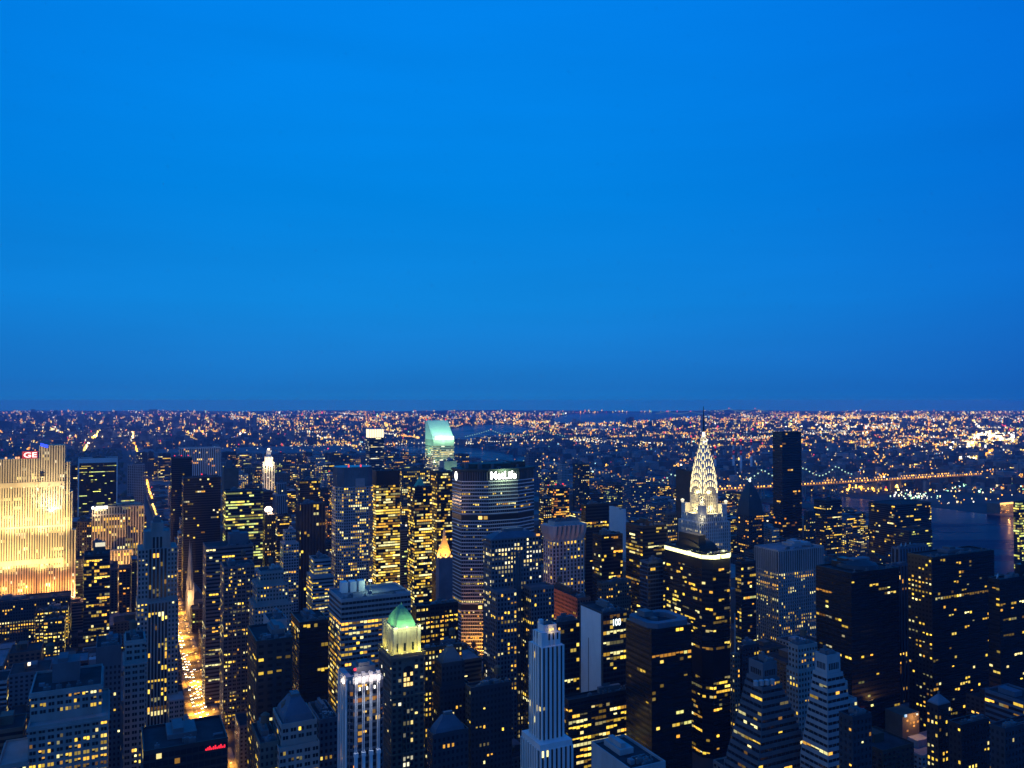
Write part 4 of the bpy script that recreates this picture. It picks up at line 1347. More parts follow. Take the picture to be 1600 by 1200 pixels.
def spire_tower():
    """art deco steel crown with needle"""
    D = 908.0
    p = at(1100, 790, D)
    X, Y = w2g(p[0], p[1])
    root = empty('spire_skyscraper', (p[0], p[1], 0), PHI)
    tag(root, 'brilliantly lit art deco skyscraper with arched steel crown and needle spire', 'skyscraper')
    zz = lambda py: at(1100, py, D)[2]
    FOOT.append((X - 20, X + 20, Y - 20, Y + 20, 'x')); SKY.append((X - 13, X + 13, Y - 13, Y + 13, zz(700)))
    wm, gm = MB(), MB(); R = random.Random(1)
    mpp = D / 822
    st = ('pier', 2.6, 3.7, .48, .7, .05, 0, 0, 'w')
    sz = [(19.5, 0, zz(812)), (17.0, zz(812), zz(800)), (10.2, zz(800), zz(757))]
    for a, z0, z1 in sz:
        wm.box(-a, a, -a, a, z0, z1)
        four(wm, gm, -a, a, -a, a, z0, z1, st, R, mpp, 'SWE', hot=[(zz(830), zz(822), .4)])
    # corner blocks of the shoulder
    for sx_ in (-1, 1):
        for sy_ in (-1, 1):
            cx, cy_ = sx_ * 14, sy_ * 14
            wm.box(cx - 3.4, cx + 3.4, cy_ - 3.4, cy_ + 3.4, zz(800) - .2, zz(786))
    # splayed base down the corner seen by the camera
    wm.build('wall', mat('pale_brick', (.42, .42, .41)), root)
    gm.build('window', GLASS, root, kind='stuff')
    urn = MB()  # urns glow by their own colour, floodlit look without a lamp inside
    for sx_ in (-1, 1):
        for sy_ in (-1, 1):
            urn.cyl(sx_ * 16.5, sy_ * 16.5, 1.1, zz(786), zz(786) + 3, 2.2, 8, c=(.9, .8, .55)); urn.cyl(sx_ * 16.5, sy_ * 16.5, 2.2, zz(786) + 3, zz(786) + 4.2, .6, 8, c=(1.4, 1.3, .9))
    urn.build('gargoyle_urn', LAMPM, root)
    # crown: stacked cross vaults
    crown, tri = MB(), MB()
    ws = [10.6, 10.1, 9.4, 8.3, 6.8, 4.9, 3.3, 2.0]
    ap = [zz(y) for y in (752, 742, 731, 720, 710, 700, 690, 681)]
    base = [zz(772), zz(762), zz(752), zz(741), zz(728), zz(716), zz(704), zz(694)]
    def arch(wd, z0, z1, n=12):
        return [(-wd, z0)] + [(-wd * cos(pi * i / n), z0 + (z1 - z0) * (.34 + .66 * sin(pi * i / n) ** .9)) for i in range(n + 1)] + [(wd, z0)]
    for k, (wd, z1, z0) in enumerate(zip(ws, ap, base)):
        ln = wd + .35
        pr = arch(wd, z0, z1)
        for ax in (0, 1):
            def V(s_, t, z):
                return (s_, t, z) if ax == 0 else (t, s_, z)
            A = [V(x, -ln, z) for x, z in pr]; B = [V(x, ln, z) for x, z in pr]
            crown.face(A); crown.face(B[::-1])
            for i in range(len(pr) - 1):
                crown.face([A[i], B[i], B[i + 1], A[i + 1]][::-1])
            # triangular lit windows fanned along the arch
            nt_ = [9, 9, 8, 7, 6, 5, 4, 3][k]
            for i in range(nt_):
                t = pi * (i + .5) / nt_
                rx, rz = -cos(t), (.34 + .66 * sin(t) ** .9)
                cx, cz = wd * rx * .86, z0 + (z1 - z0) * (rz - .12)
                hw, hh = .85 * max(.55, wd / 11), (z1 - z0) * .20
                for sgn in (-1, 1):
                    q = [V(cx - hw, sgn * (ln + .12), cz - hh), V(cx + hw, sgn * (ln + .12), cz - hh), V(cx + rx * hh * .3, sgn * (ln + .12), cz + hh)]
                    if (sgn > 0) != (ax == 1): q = q[::-1]
                    tri.face(q, 0, (3.0, 2.35, 1.0))
    crown.build('crown', M['steel'], root)
    tri.build('crown_window', LAMPM, root)
    # great arches round the crown foot
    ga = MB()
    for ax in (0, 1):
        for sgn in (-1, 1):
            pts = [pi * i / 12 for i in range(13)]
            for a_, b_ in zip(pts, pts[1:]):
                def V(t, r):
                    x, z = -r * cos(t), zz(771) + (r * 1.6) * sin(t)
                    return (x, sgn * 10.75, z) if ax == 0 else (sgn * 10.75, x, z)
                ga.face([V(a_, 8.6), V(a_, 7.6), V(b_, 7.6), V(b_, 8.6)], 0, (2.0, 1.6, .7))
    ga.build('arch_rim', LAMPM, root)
    sp = MB()
    z0, z1 = zz(688), zz(635)
    sp.cyl(0, 0, 1.9, z0, z0 + (z1 - z0) * .28, 1.1, 8); sp.cyl(0, 0, 1.1, z0 + (z1 - z0) * .28, z0 + (z1 - z0) * .6, .7, 8); sp.cyl(0, 0, .7, z0 + (z1 - z0) * .6, z1, .32, 8)
    sp.build('spire', M['slate'], root)
    l = MB()
    l.cyl(0, 0, 2.0, zz(683), zz(675), 1.2, 8, c=(3.2, 3.0, 2.0))
    for a_ in range(4):
        l.box(-2.4 + 1.2 * a_, -1.7 + 1.2 * a_, -3.2, -2.5, zz(693), zz(689), c=(3, 2.8, 1.8))
    l.build('lantern', LAMPM, root)
    Yc = (1, .74, .26)
    for x, y in ((0, -15), (-15, 0), (15, 0)):
        lamp('POINT', (x, y, zz(793)), 8e3, Yc, parent=root)
        lamp('POINT', (x * .92, y * .92, zz(768)), 4e3, Yc, parent=root)
    lamp('POINT', (-13.5, -13.5, zz(778)), 7e3, Yc, parent=root)
    lamp('POINT', (-12, -12, zz(735)), 1.6e3, (1, .78, .36), parent=root)
    lamp('POINT', (-21, -21, zz(806)), 4e3, (1, .85, .5), parent=root)
    fl = MB()
    for x, y in ((-11.6, -11.6), (-14, -11), (-11, -14)):
        fl.box(x - .9, x + .9, y - .9, y + .9, zz(800), zz(794), c=(4, 3.6, 2))
    fl.build('floodlight', LAMPM, root)
spire_tower()

def rim_tower():
    """dark tower with a glowing roof rim"""
    s = Site(1032, 1104, 1149, 868, 740, 'R', None, None)
    root = s.root('rim_lit_tower', 'broad black tower with a glowing yellow white rim round its roof', 'skyscraper')
    w, d, h = s.Lx, s.Ly, s.h
    c = 7.0
    poly = [(c, 0), (w - c, 0), (w, c), (w, d - c), (w - c, d), (c, d), (0, d - c), (0, c)]
    wm, gm = MB(), MB(); R = random.Random(10)
    wm.prism(poly, 0, h)
    st = ('ribbon', 3.0, 3.9, .97, .55, .07, .10, .5, 'y')
    for i in (7, 6, 0, 1, 2):
        a, b = poly[i], poly[(i + 1) % 8]
        L = sqrt((b[0] - a[0]) ** 2 + (b[1] - a[1]) ** 2)
        u = ((b[0] - a[0]) / L, (b[1] - a[1]) / L)
        facade(wm, gm, a, u, (u[1], -u[0]), L, 0, h, st, R, s.mpp, skip=[(h - 14, h), (h * .40, h * .52)], hot=[(h * .62, h * .72, .28), (h * .28, h * .36, .35), (h * .535, h * .55, .95)])
    wm.build('wall', M['black'], root)
    sub_windows(gm, root, 60)
    rim = MB()
    segs = [(6, .0, 1), (7, 0, 1), (0, 0, .42), (0, .50, 1), (1, 0, .55), (1, .7, 1), (2, 0, 1)]
    for i, t0, t1 in segs:
        a, b = poly[i], poly[(i + 1) % 8]
        L = sqrt((b[0] - a[0]) ** 2 + (b[1] - a[1]) ** 2)
        n = ((b[1] - a[1]) / L, -(b[0] - a[0]) / L)
        p, q = [(a[0] + (b[0] - a[0]) * t, a[1] + (b[1] - a[1]) * t) for t in (t0, t1)]
        z0, z1 = h - 4.0 + (i in (0,)) * R.uniform(-.3, .3), h - .6
        f = MB()
        rim.face([(p[0] + n[0] * .5, p[1] + n[1] * .5, z0), (q[0] + n[0] * .5, q[1] + n[1] * .5, z0), (q[0] + n[0] * .5, q[1] + n[1] * .5, z1), (p[0] + n[0] * .5, p[1] + n[1] * .5, z1)], 0, (2.6, 2.5, 1.0))
        rim.face([(p[0] + n[0] * .5, p[1] + n[1] * .5, z1), (q[0] + n[0] * .5, q[1] + n[1] * .5, z1), (q[0] - n[0] * .4, q[1] - n[1] * .4, z1), (p[0] - n[0] * .4, p[1] - n[1] * .4, z1)], 0, (2.6, 2.5, 1.0))
    rim.build('light_rim', LAMPM, root)
    k = MB()
    parapet(k, c * .4, w - c * .4, c * .4, d - c * .4, h, .6, 1.2)
    k.build('parapet', M['dark'], root)
    k = MB()
    x0, x1, y0, y1 = w * .22, w * .82, d * .25, d * .8
    n = 12
    for i in range(n):           # ribbed curved plant roof
        a0, a1 = pi * i / n, pi * (i + 1) / n
        ym, yr = (y0 + y1) / 2, (y1 - y0) / 2
        k.face([(x0, ym - yr * cos(a0), h + 8 * sin(a0)), (x1, ym - yr * cos(a0), h + 8 * sin(a0)), (x1, ym - yr * cos(a1), h + 8 * sin(a1)), (x0, ym - yr * cos(a1), h + 8 * sin(a1))])
    k.face([(x0, (y0 + y1) / 2 - (y1 - y0) / 2 * cos(pi * i / n), h + 8 * sin(pi * i / n)) for i in range(n + 1)][::-1])
    k.face([(x1, (y0 + y1) / 2 - (y1 - y0) / 2 * cos(pi * i / n), h + 8 * sin(pi * i / n)) for i in range(n + 1)])
    for i in range(14):
        x = x0 + (x1 - x0) * (i + .5) / 14
        for j in range(6):
            a0, a1 = pi * j / 12, pi * (j + 1) / 12
            ym, yr = (y0 + y1) / 2, (y1 - y0) / 2 + .4
            k.face([(x - .5, ym - yr * cos(a0), h + 8.4 * sin(a0)), (x + .5, ym - yr * cos(a0), h + 8.4 * sin(a0)), (x + .5, ym - yr * cos(a1), h + 8.4 * sin(a1)), (x - .5, ym - yr * cos(a1), h + 8.4 * sin(a1))])
    k.box(x0 + 1, x0 + 9, y0 + 4, y1 - 4, h, h + 14)
    k.build('plant_roof', M['bronze'], root)
    for i in range(6):  # every third unit glows: lit look put into its colour, no lamp
        u_ = MB(); x = R.uniform(4, w - 8); u_.box(x, x + 2.2, 3, 5, h, h + 2.4, c=(1.2, 1.2, .8) if i % 3 == 0 else (0, 0, 0)); u_.build('roof_unit', LAMPM if i % 3 == 0 else M['mech'], root)
    for x in (w * .2, w * .5, w * .8):
        lamp('POINT', (x, -2.5, h - 1), 6e3, (1, .95, .4), parent=root)
    lamp('POINT', (-2.5, d * .4, h - 1), 6e3, (1, .95, .4), parent=root)
rim_tower()

def pointed_tower():
    s = Site(1151, 1170, 1193, 806, 1420, 'R', None, None)
    root = s.root('pointed_tower', 'dark tower with a bullet shaped pointed top right of the illuminated spire', 'skyscraper')
    w, d, h = s.Lx, s.Ly, s.h
    wm, gm = MB(), MB(); R = random.Random(14)
    wm.box(0, w, 0, d, 0, h)
    four(wm, gm, 0, w, 0, d, 0, h, ('punch', 4.2, 3.8, .6, .55, .10, .03, .3, 'o'), R, s.mpp, 'SW', hot=[(h * .1, h * .7, .16)])
    q = lambda k: [(w / 2 + (x - w / 2) * k, d / 2 + (y - d / 2) * k) for x, y in [(0, 0), (w, 0), (w, d), (0, d)]]
    prof = [(1, 806), (.93, 793), (.80, 781), (.60, 769), (.42, 761), (.25, 757), (.03, 752)]
    for (k0, y0), (k1, y1) in zip(prof, prof[1:]):
        wm.prism(q(k0), s.z(y0, w / 2, d / 2) if y0 != 806 else h, s.z(y1, w / 2, d / 2), q(k1), cap=(y1 == 752))
    wm.build('wall', M['dark'], root); gm.build('window', GLASS, root, kind='stuff')
    l = MB(); z = s.z(752, w / 2, d / 2); l.cyl(w / 2, d / 2, 1.7, z - .6, z + 4.6, 1.4, 8, c=(3, 3, 2.5)); l.build('lantern', LAMPM, root)
    g = MB()
    for i in range(16):
        k = R.uniform(.1, .9); zq = s.z(R.uniform(772, 802), w / 2, d / 2)
        f = .72; x = w * (.5 - f / 2 + f * k)
        g.box(x - 1, x + 1, d * .06 if zq < h + 15 else d * .16, d * .2, zq, zq + 2.2, c=(1, .62, .15))
    g.build('lit_dormer', LAMPM, root)
pointed_tower()

def striped_stepped():
    s = Site(828, 846, 880, 1012, 470, 'R', None, None)
    root = s.root('stepped_tower', 'slim pale stepped tower with white vertical ribs near the bottom centre', 'skyscraper')
    w, d, h = s.Lx, s.Ly, s.h
    wm, gm = MB(), MB(); R = random.Random(23)
    st = ('pier', 3.1, 3.7, .50, .95, .02, 0, 0, 'y')
    z0 = s.z(1158)
    tiers = [(-3.5, w + 3, -5, d + 4, 0, z0), (0, w, 0, d, z0, h), (1.6, w - 1.6, 1.8, d - 2, h, s.z(992)), (3.0, w - 2.6, 3.2, d - 4, s.z(992), s.z(984))]
    for i, (x0, x1, y0, y1, a, b) in enumerate(tiers):
        wm.box(x0, x1, y0, y1, a, b)
        if i < 3:
            four(wm, gm, x0, x1, y0, y1, a, b - (0 if i else 3), st, R, s.mpp, 'SWE')
    wm.box(.4, w * .3, .5, d * .34, h, s.z(990)); wm.box(3.4, 5.6, 8, 10.5, s.z(984), s.z(975))
    wm.build('wall', M['white'], root)
    sub_windows(gm, root, 40)
    rooftop(root, 3, w - 2.6, 3.2, d - 4, s.z(984), R, M['white'], pent=False, units=3)
    l = MB()
    for x, y, c in ((w * .45, 1.4, (1.6, 1.0, .2)), (w * .62, 2.4, (1.2, .9, .3)), (w - 2, 1.0, (1.6, .8, .1)), (5, 8, (1.4, .7, .1))):
        l.box(x - .4, x + .4, y - .4, y + .4, s.z(989), s.z(989) + 1.2, c=c)
    l.build('roof_lamp', LAMPM, root)
    lamp('POINT', (w * .5, .5, s.z(988)), 300, (1, .7, .25), parent=root, radius=.3)
striped_stepped()

def ziggurat(lbl, xl, xc, xr, yt, D, n, gx, gy, th, top_z, wall, seed, gw=None):
    s = Site(xl, xc, xr, yt, D, 'R', None, None)
    root = s.root('ziggurat_tower', lbl, 'building')
    w, d, h = s.Lx, s.Ly, s.h
    R = random.Random(seed)
    wm, gm = MB(), MB()
    wm.box(0, w, 0, d, h - top_z, h)
    nS = 6
    for k in range(nS):
        for a, u, nrm, L in (((0, 0), (1, 0), (0, -1), w), ((0, d), (0, -1), (-1, 0), d)):
            s0, s1 = L * (.12 + .76 * (k + .15) / nS), L * (.12 + .76 * (k + .8) / nS)
            P = lambda t, z: (a[0] + u[0] * t + nrm[0] * .06, a[1] + u[1] * t + nrm[1] * .06, z)
            gm.face([P(s0, h - top_z * .72), P(s1, h - top_z * .72), P(s1, h - top_z * .35), P(s0, h - top_z * .35)])
    z = h - top_z
    x0, x1, y0, y1 = -1, w + 1, -1, d + 1
    for i in range(n):
        zb = z - th if i < n - 1 else 0
        wm.box(x0, x1, y0, y1, zb, z)
        four(wm, gm, x0, x1, y0, y1, zb, z, ('ribbon', 3.2, 3.6, .97, .46, .05, .04, .5, 'y'), R, s.mpp, 'SWE')
        parapet(wm, x0, x1, y0, y1, z, .3, .9)
        z = zb
        x0 -= gx * R.uniform(.7, 1.3); x1 += (gw or gx) * R.uniform(.7, 1.3); y0 -= gy * R.uniform(.7, 1.3)
        y1 += .4
    FOOT.append((s.X + x0, s.X + x1, s.Y + y0, s.Y + y1, 'x'))
    wm.build('wall', M[wall], root)
    sub_windows(gm, root, 60)
    rooftop(root, 0, w, 0, d, h, R, M[wall], hpent=3)
    return s, root
PZ_ = ziggurat('pale ziggurat apartment block stepping down in white terraces', 1274, 1292, 1313, 1028, 470, 13, .42, .40, 3.9, 10, 'pale', 5, gw=.95)
def side_blocks():
    s, root = PZ
    R = random.Random(9); w, d, h = s.Lx, s.Ly, s.h
    k, g = MB(), MB()
    for dx, wd, y0, y1, dz in ((w + 2.2, 5.5, 2, 9, 17), (w + 7.8, 5.0, 0, 8, 27), (w + 12.9, 4.5, -2, 7, 38)):
        k.box(dx, dx + wd, y0, y1, 0, h - dz)
        parapet(k, dx, dx + wd, y0, y1, h - dz, .3, 1.0)
        four(k, g, dx, dx + wd, y0, y1, h - dz - 60, h - dz, ('ribbon', 2.6, 3.7, .9, .45, .05, .03, .5, 'y'), R, s.mpp, 'SE')
    k.build('side_terrace', M['pale'], root); g.build('window', GLASS, root, kind='stuff')
PZ = PZ_
side_blocks()
z_, zr_ = ziggurat('dark ziggurat office block with roof tanks and a pale penthouse', 1170, 1192, 1214, 1040, 490, 15, .95, .85, 3.9, 9, 'grey', 6, gw=1.35)
for i in range(4):
    k = MB(); k.cyl(-9 + i * 3.4, -4 - i * .8, 1.5, z_.h - 9.1, z_.h - 6.4, n=12); k.cyl(-9 + i * 3.4, -4 - i * .8, 1.6, z_.h - 6.4, z_.h - 5.8, .3, 12)
    k.build('cooling_tank', M['pale'], zr_)

def extras():
    # blank pale west wall with slit and 100 sign
    s = Site(906, 942, 979, 960, 610, 'R')
    root = [o for o in bpy.data.objects if 'lit 100 sign' in o.get('label', '')][0]
    w, d, h = s.Lx, s.Ly, s.h
    k = MB()
    k.box(-.5, 0, d * .07, d * .93, 0, h - .3)
    k.build('blank_wall', M['white'], root)
    k = MB(); k.box(-.62, -.5, d * .58, d * .60, 20, h - 22); k.build('wall_slit', M['black'], root)
    k = MB()
    R = random.Random(4)
    g = MB()
    for y0, y1 in ((0, d * .07), (d * .93, d)):
        facade(k, g, (-.05, y1), (0, -1), (-1, 0), y1 - y0, 0, h - 8, ('ribbon', 3, 3.9, .98, .5, .06, .03, .5, 'y'), R, s.mpp)
    g.build('window', GLASS, root, kind='stuff')
    text_mesh('sign_letters', '100', 5.0, emit('sign_cool_white', (.8, 1, 1), 3), root, (w * .42, -.35, h - 9.5), (pi / 2, 0, 0), width=w * .32)
    # tray roof of the chamfered dark tower
    s = Site(978, 1018, 1080, 984, 540, 'R')
    root = [o for o in bpy.data.objects if 'sunken tray roof' in o.get('label', '')][0]
    w, d, h = s.Lx, s.Ly, s.h
    m = mat('dark_blue_roof', (.10, .12, .15), rough=.7)
    def oct_(i, c): return [(i + c, i), (w - i - c, i), (w - i, i + c), (w - i, d - i - c), (w - i - c, d - i), (i + c, d - i), (i, d - i - c), (i, i + c)]
    o, a = oct_(-.4, 5), oct_(5, 3.5)
    k = MB()
    k.prism(o, h + .05, h + 3.4, cap=False)
    n = 8
    for i in range(n):
        j = (i + 1) % n
        k.face([(*o[i], h + 3.4), (*o[j], h + 3.4), (*a[j], h + 3.4), (*a[i], h + 3.4)])
        k.face([(*a[i], h + 3.4), (*a[j], h + 3.4), (*a[j], h + .1), (*a[i], h + .1)])
    k.build('roof_rim', m, root)
    k = MB(); k.prism(a, h + .02, h + .1); k.build('roof', M['roof'], root)
    k = MB(); k.box(w * .3, w * .5, d * .5, d * .75, h + .1, h + 2.6); k.box(6, 13, d * .55, d * .85, h + 3.4, h + 7); k.build('roof_unit', M['mech'], root)
    # rounded plant on the broad black tower
    s = Site(1275, 1330, 1404, 898, 640, 'R')
    root = [o for o in bpy.data.objects if 'low rounded roof plant' in o.get('label', '')][0]
    k = MB(); w, d, h = s.Lx, s.Ly, s.h
    k.cyl(w * .5, d * .5, min(w, d) * .46, h + 1, h + 4, min(w, d) * .42, 24); k.cyl(w * .5, d * .5, min(w, d) * .42, h + 4, h + 7, min(w, d) * .2, 24)
    k.build('roof_dome', M['slate'], root)
    k = MB(); k.box(w * .35, w * .7, d * .4, d * .6, h + 6, h + 8); k.build('roof_skylight', M['roofl'], root)
    # dishes
    for (lb, px, n_) in (('blue white ribbed plant floor', 8, 3), ('right edge with a pale roof plant', 4, 1)):
        root = [o for o in bpy.data.objects if lb in o.get('label', '')][0]
        hh = max(v.co.z for c in root.children if c.type == 'MESH' and c.name.startswith('roof') for v in c.data.vertices)
        for i in range(n_):
            k = MB(); x = px + i * 6.5
            k.tube((x, 5, hh - .5), (x, 5, hh + 2.2), .3)
            R3 = 2.0
            for a_ in range(12):
                t0, t1 = 2 * pi * a_ / 12, 2 * pi * (a_ + 1) / 12
                rim0 = (x + R3 * cos(t0) * .9, 4.0 + R3 * cos(t0) * .4, hh + 3.2 + R3 * sin(t0)); rim1 = (x + R3 * cos(t1) * .9, 4.0 + R3 * cos(t1) * .4, hh + 3.2 + R3 * sin(t1))
                k.face([(x - .2, 5, hh + 2.6), rim1, rim0]); k.face([(x - .2, 5.01, hh + 2.6), rim0, rim1])
            k.build('satellite_dish', M['white'], root)
    # red neon on the low dark block
    s = Site(222, 224, 356, 1178, 412, 'R', None, 34)
    root = [o for o in bpy.data.objects if 'red neon' in o.get('label', '')][0]
    k = MB()
    x = s.sx(321)
    for i in range(11):
        hh_ = .9 + .5 * ((i * 7) % 3)
        k.box(x, x + .62, -.5, -.15, s.h - 3.6, s.h - 3.6 + hh_, c=(1.5, .03, .06)); x += .9
    k.build('neon_strip', LAMPM, root)
    # roof lamp and white boxes on the wide slab
    s = Site(514, 533, 642, 939, 640, 'R')
    root = [o for o in bpy.data.objects if 'ranks of lit yellow floors' in o.get('label', '')][0]
    w, d, h = s.Lx, s.Ly, s.h
    k = MB()
    for i in range(3):
        k.box(w * .12 + i * 7, w * .12 + i * 7 + 5, d * .62, d * .80, h, h + 8.5)
    k.build('cooling_unit', M['white'], root)
    k = MB(); k.cyl(w * .52, d * .55, .3, h, h + 8, n=6); k.box(w * .52 - 1, w * .52 + 1, d * .55 - 1, d * .55 + 1, h + 8, h + 9.4, c=(2.2, 2.8, 2.0)); k.build('roof_lamp', LAMPM, root)
    lamp('POINT', (w * .52, d * .45, h + 8), 3.5e3, (.6, 1, .75), parent=root)
    # wall light on the brick tower
    s = Site(853, 902, 923, 937, 760, 'R')
    root = [o for o in bpy.data.objects if 'orange glow on its long left wall' in o.get('label', '')][0]
    for f in (.25, .6, .9):
        lamp('SPOT', (-40, s.Ly * f, s.h - 40), 5e4, (1, .38, .08), (0, s.Ly * f, s.h - 8), 90, 1, root)
    # amber low building
    root = [o for o in bpy.data.objects if 'amber lit low building' in o.get('label', '')][0]
    lamp('POINT', (6, -14, 50), 1.2e5, (1, .45, .08), parent=root)
    root = [o for o in bpy.data.objects if 'amber lit edge' in o.get('label', '')][0]
    lamp('POINT', (-8, 4, 100), 1.2e4, (1, .7, .2), parent=root)
    # white light cap on the teal block
    s = Site(131, 172, 174, 866, 950, 'L', None, 28)
    root = [o for o in bpy.data.objects if 'light capped penthouse' in o.get('label', '')][0]
    k = MB(); x0, x1 = s.sx(147), s.sx(165); k.box(x0, x1, 6, 14, s.h, s.z(850)); k.box(x0 + 1, x1 - .5, 5.6, 6, s.z(857), s.z(850) - .5, c=(.9, .8, .55)); k.build('lit_cap', LAMPM, root)
    # mast
    root = [o for o in bpy.data.objects if 'dark narrow tower with a mast' in o.get('label', '')][0]
extras()

def mast():
    p = at(1148.5, 1020, 640)
    root = empty('radio_mast', (p[0], p[1], 0), PHI)
    tag(root, 'thin pale lattice mast rising beside the dark tower with glowing rim', 'mast')
    z1, z0 = at(1148.5, 958, 640)[2], p[2]
    k = MB(); k.tube((0, 0, z0), (0, 0, z1), .28, 6)
    for i in range(10):
        z = z0 + (z1 - z0) * i / 10
        k.tube((-.7, 0, z), (.7, 0, z + 2.4), .09, 4); k.tube((.7, 0, z), (-.7, 0, z + 2.4), .09, 4)
    for x in (-.7, .7): k.tube((x, 0, z0), (x * .3, 0, z1), .11, 4)
    k.build('mast', M['pale'], root)
    k = MB(); k.box(-2.6, 2.6, -2.6, 2.6, 0, z0); 
    k.build('mast_base', M['tan'], root)
    g = MB(); R = random.Random(1)
    four(MB(), g, -2.6, 2.6, -2.6, 2.6, 0, z0, ST['punch'], R, .5, 'SW'); g.build('window', GLASS, root, kind='stuff')
mast()

# ------------------------------------------------------------------ ground, river, avenue
def sheet(name, pts, z, m, kind='structure'):
    k = MB(); k.face([(x, y, z) for x, y in pts]); return k.build(name, m, kind=kind)
def gp(*pts):
    return [g2w(*p) for p in pts]
sheet('ground', [(-21000, -3000), (21000, -3000), (21000, 26000), (-21000, 26000)], 0.0, mat('ground', (.045, .045, .05), rough=.95, var=.6, scale=.004))
wm_ = bpy.data.materials.new('river_water')
wm_.use_nodes = True
_t = wm_.node_tree
_b = _t.nodes['Principled BSDF']
_b.inputs['Base Color'].default_value = (.003, .009, .05, 1)
_b.inputs['Roughness'].default_value = .22
_b.inputs['IOR'].default_value = 1.06
_b.inputs['Specular IOR Level'].default_value = .3
_n = _t.nodes.new('ShaderNodeTexNoise'); _n.inputs['Scale'].default_value = .09; _n.inputs['Detail'].default_value = 5
_c = _t.nodes.new('ShaderNodeTexCoord'); _bp = _t.nodes.new('ShaderNodeBump'); _bp.inputs['Strength'].default_value = .25; _bp.inputs['Distance'].default_value = 3
_n2 = _t.nodes.new('ShaderNodeTexNoise'); _n2.inputs['Scale'].default_value = .006; _n2.inputs['Detail'].default_value = 4
_mp = _t.nodes.new('ShaderNodeMapping'); _mp.inputs['Rotation'].default_value = (0, 0, -PHI); _mp.inputs['Scale'].default_value = (.35, 1.6, 1)
_mr = _t.nodes.new('ShaderNodeMapRange'); _mr.inputs[1].default_value = .35; _mr.inputs[2].default_value = .65; _mr.inputs[3].default_value = .06; _mr.inputs[4].default_value = .34
_mc = _t.nodes.new('ShaderNodeMix'); _mc.data_type = 'RGBA'; _mc.inputs[6].default_value = (.001, .003, .016, 1); _mc.inputs[7].default_value = (.003, .010, .055, 1)
_t.links.new(_c.outputs['Object'], _mp.inputs[0]); _t.links.new(_mp.outputs[0], _n2.inputs[0]); _t.links.new(_n2.outputs[0], _mr.inputs[0]); _t.links.new(_mr.outputs[0], _b.inputs['Roughness'])
_t.links.new(_n2.outputs[0], _mc.inputs[0]); _t.links.new(_mc.outputs[2], _b.inputs['Base Color'])
_t.links.new(_c.outputs['Object'], _n.inputs[0]); _t.links.new(_n.outputs[0], _bp.inputs['Height']); _t.links.new(_bp.outputs[0], _b.inputs['Normal'])
RIVER = [(1440, -1800), (2250, -1800), (2240, 1300), (2180, 2300), (2080, 3600), (2200, 5600), (1700, 5600), (1600, 4200), (1560, 2600), (1440, 1200)]
ISLE = [(1870, 1560), (1930, 1600), (1975, 2300), (1960, 3700), (1900, 4100), (1850, 3500), (1845, 2000)]
sheet('river', gp(*RIVER), .5, wm_)
FARW = [[(700, 672), (730, 665), (800, 664), (838, 672), (812, 679), (760, 684), (722, 690), (708, 684)],
        [(858, 656), (885, 648), (960, 645), (1105, 644), (1092, 652), (1000, 659), (940, 662), (870, 663)],
        [(880, 668), (960, 666), (985, 669), (940, 672), (885, 672)]]
for w_ in FARW:
    sheet('far_water', [ground_at(x, y, .6) for x, y in w_][::-1], .6, wm_)
k = MB(); k.prism([g2w(*p) for p in ISLE], .3, 3.0); k.build('island', mat('island_ground', (.05, .055, .05), rough=.95, var=.5, scale=.02), kind='structure')

AVX = 85.0
asph = mat('asphalt', (.055, .055, .058), rough=.8, var=.35, scale=.3)
k = MB()
def strip(mb, x0, x1, y0, y1, z):
    mb.face([(*g2w(x0, y0), z), (*g2w(x1, y0), z), (*g2w(x1, y1), z), (*g2w(x0, y1), z)])
strip(k, AVX - 9, AVX + 9, -200, 6500, .06); k.build('avenue', asph, kind='structure')
k = MB()
for a, b in ((-15, -9), (9, 15)):
    Y = 20
    while Y < 2100:
        P = [g2w(AVX + a, Y), g2w(AVX + b, Y), g2w(AVX + b, Y + 64), g2w(AVX + a, Y + 64)]
        k.prism(P, 0, .18); Y += 80
k.build('pavement', mat('pavement', (.17, .165, .16), rough=.9, var=.3, scale=.5), kind='structure')
k = MB()
for lx in (-5.4, -1.8, 1.8, 5.4):
    Y = 300
    while Y < 2000:
        strip(k, AVX + lx - .08, AVX + lx + .08, Y, Y + 4, .07); Y += 12
Y = 20 + 66
while Y < 2000:
    for i in range(9):
        strip(k, AVX - 8.4 + i * 2, AVX - 7.4 + i * 2, Y, Y + 3, .07)
    Y += 80
k.build('road_markings', mat('road_paint', (.7, .7, .68), rough=.7), kind='structure')

# ------------------------------------------------------------------ street lamps and cars on the avenue
def street_lamp():
    root = empty('street_lamp', (0, 0, 0), PHI)
    k = MB(); k.cyl(0, 0, .14, 0, 9, .09, 6); k.cyl(0, 0, .3, 0, .8, .25, 6); k.build('pole', M['mech'], root)
    k = MB(); k.tube((0, 0, 8.8), (2.2, 0, 9.3), .07, 5); k.build('arm', M['mech'], root)
    k = MB(); k.box(1.4, 2.9, -.45, .45, 9.1, 9.6, c=(5, 2.3, .45), bottom=True); k.build('lamp_head', LAMPM, root)
    return root
def copy_tree(o, parent=None):
    c = o.copy(); COL.objects.link(c)
    c.parent = parent
    for ch in list(o.children):
        copy_tree(ch, c)
    return c
base_lamp = street_lamp()
R = random.Random(40)
n = 0
LAMPPOS = []
for i in range(46):
    Y = 560 + i * 34
    for sgn in (-1, 1):
        LAMPPOS.append((AVX + sgn * 10.2, Y + (17 if sgn > 0 else 0), sgn))
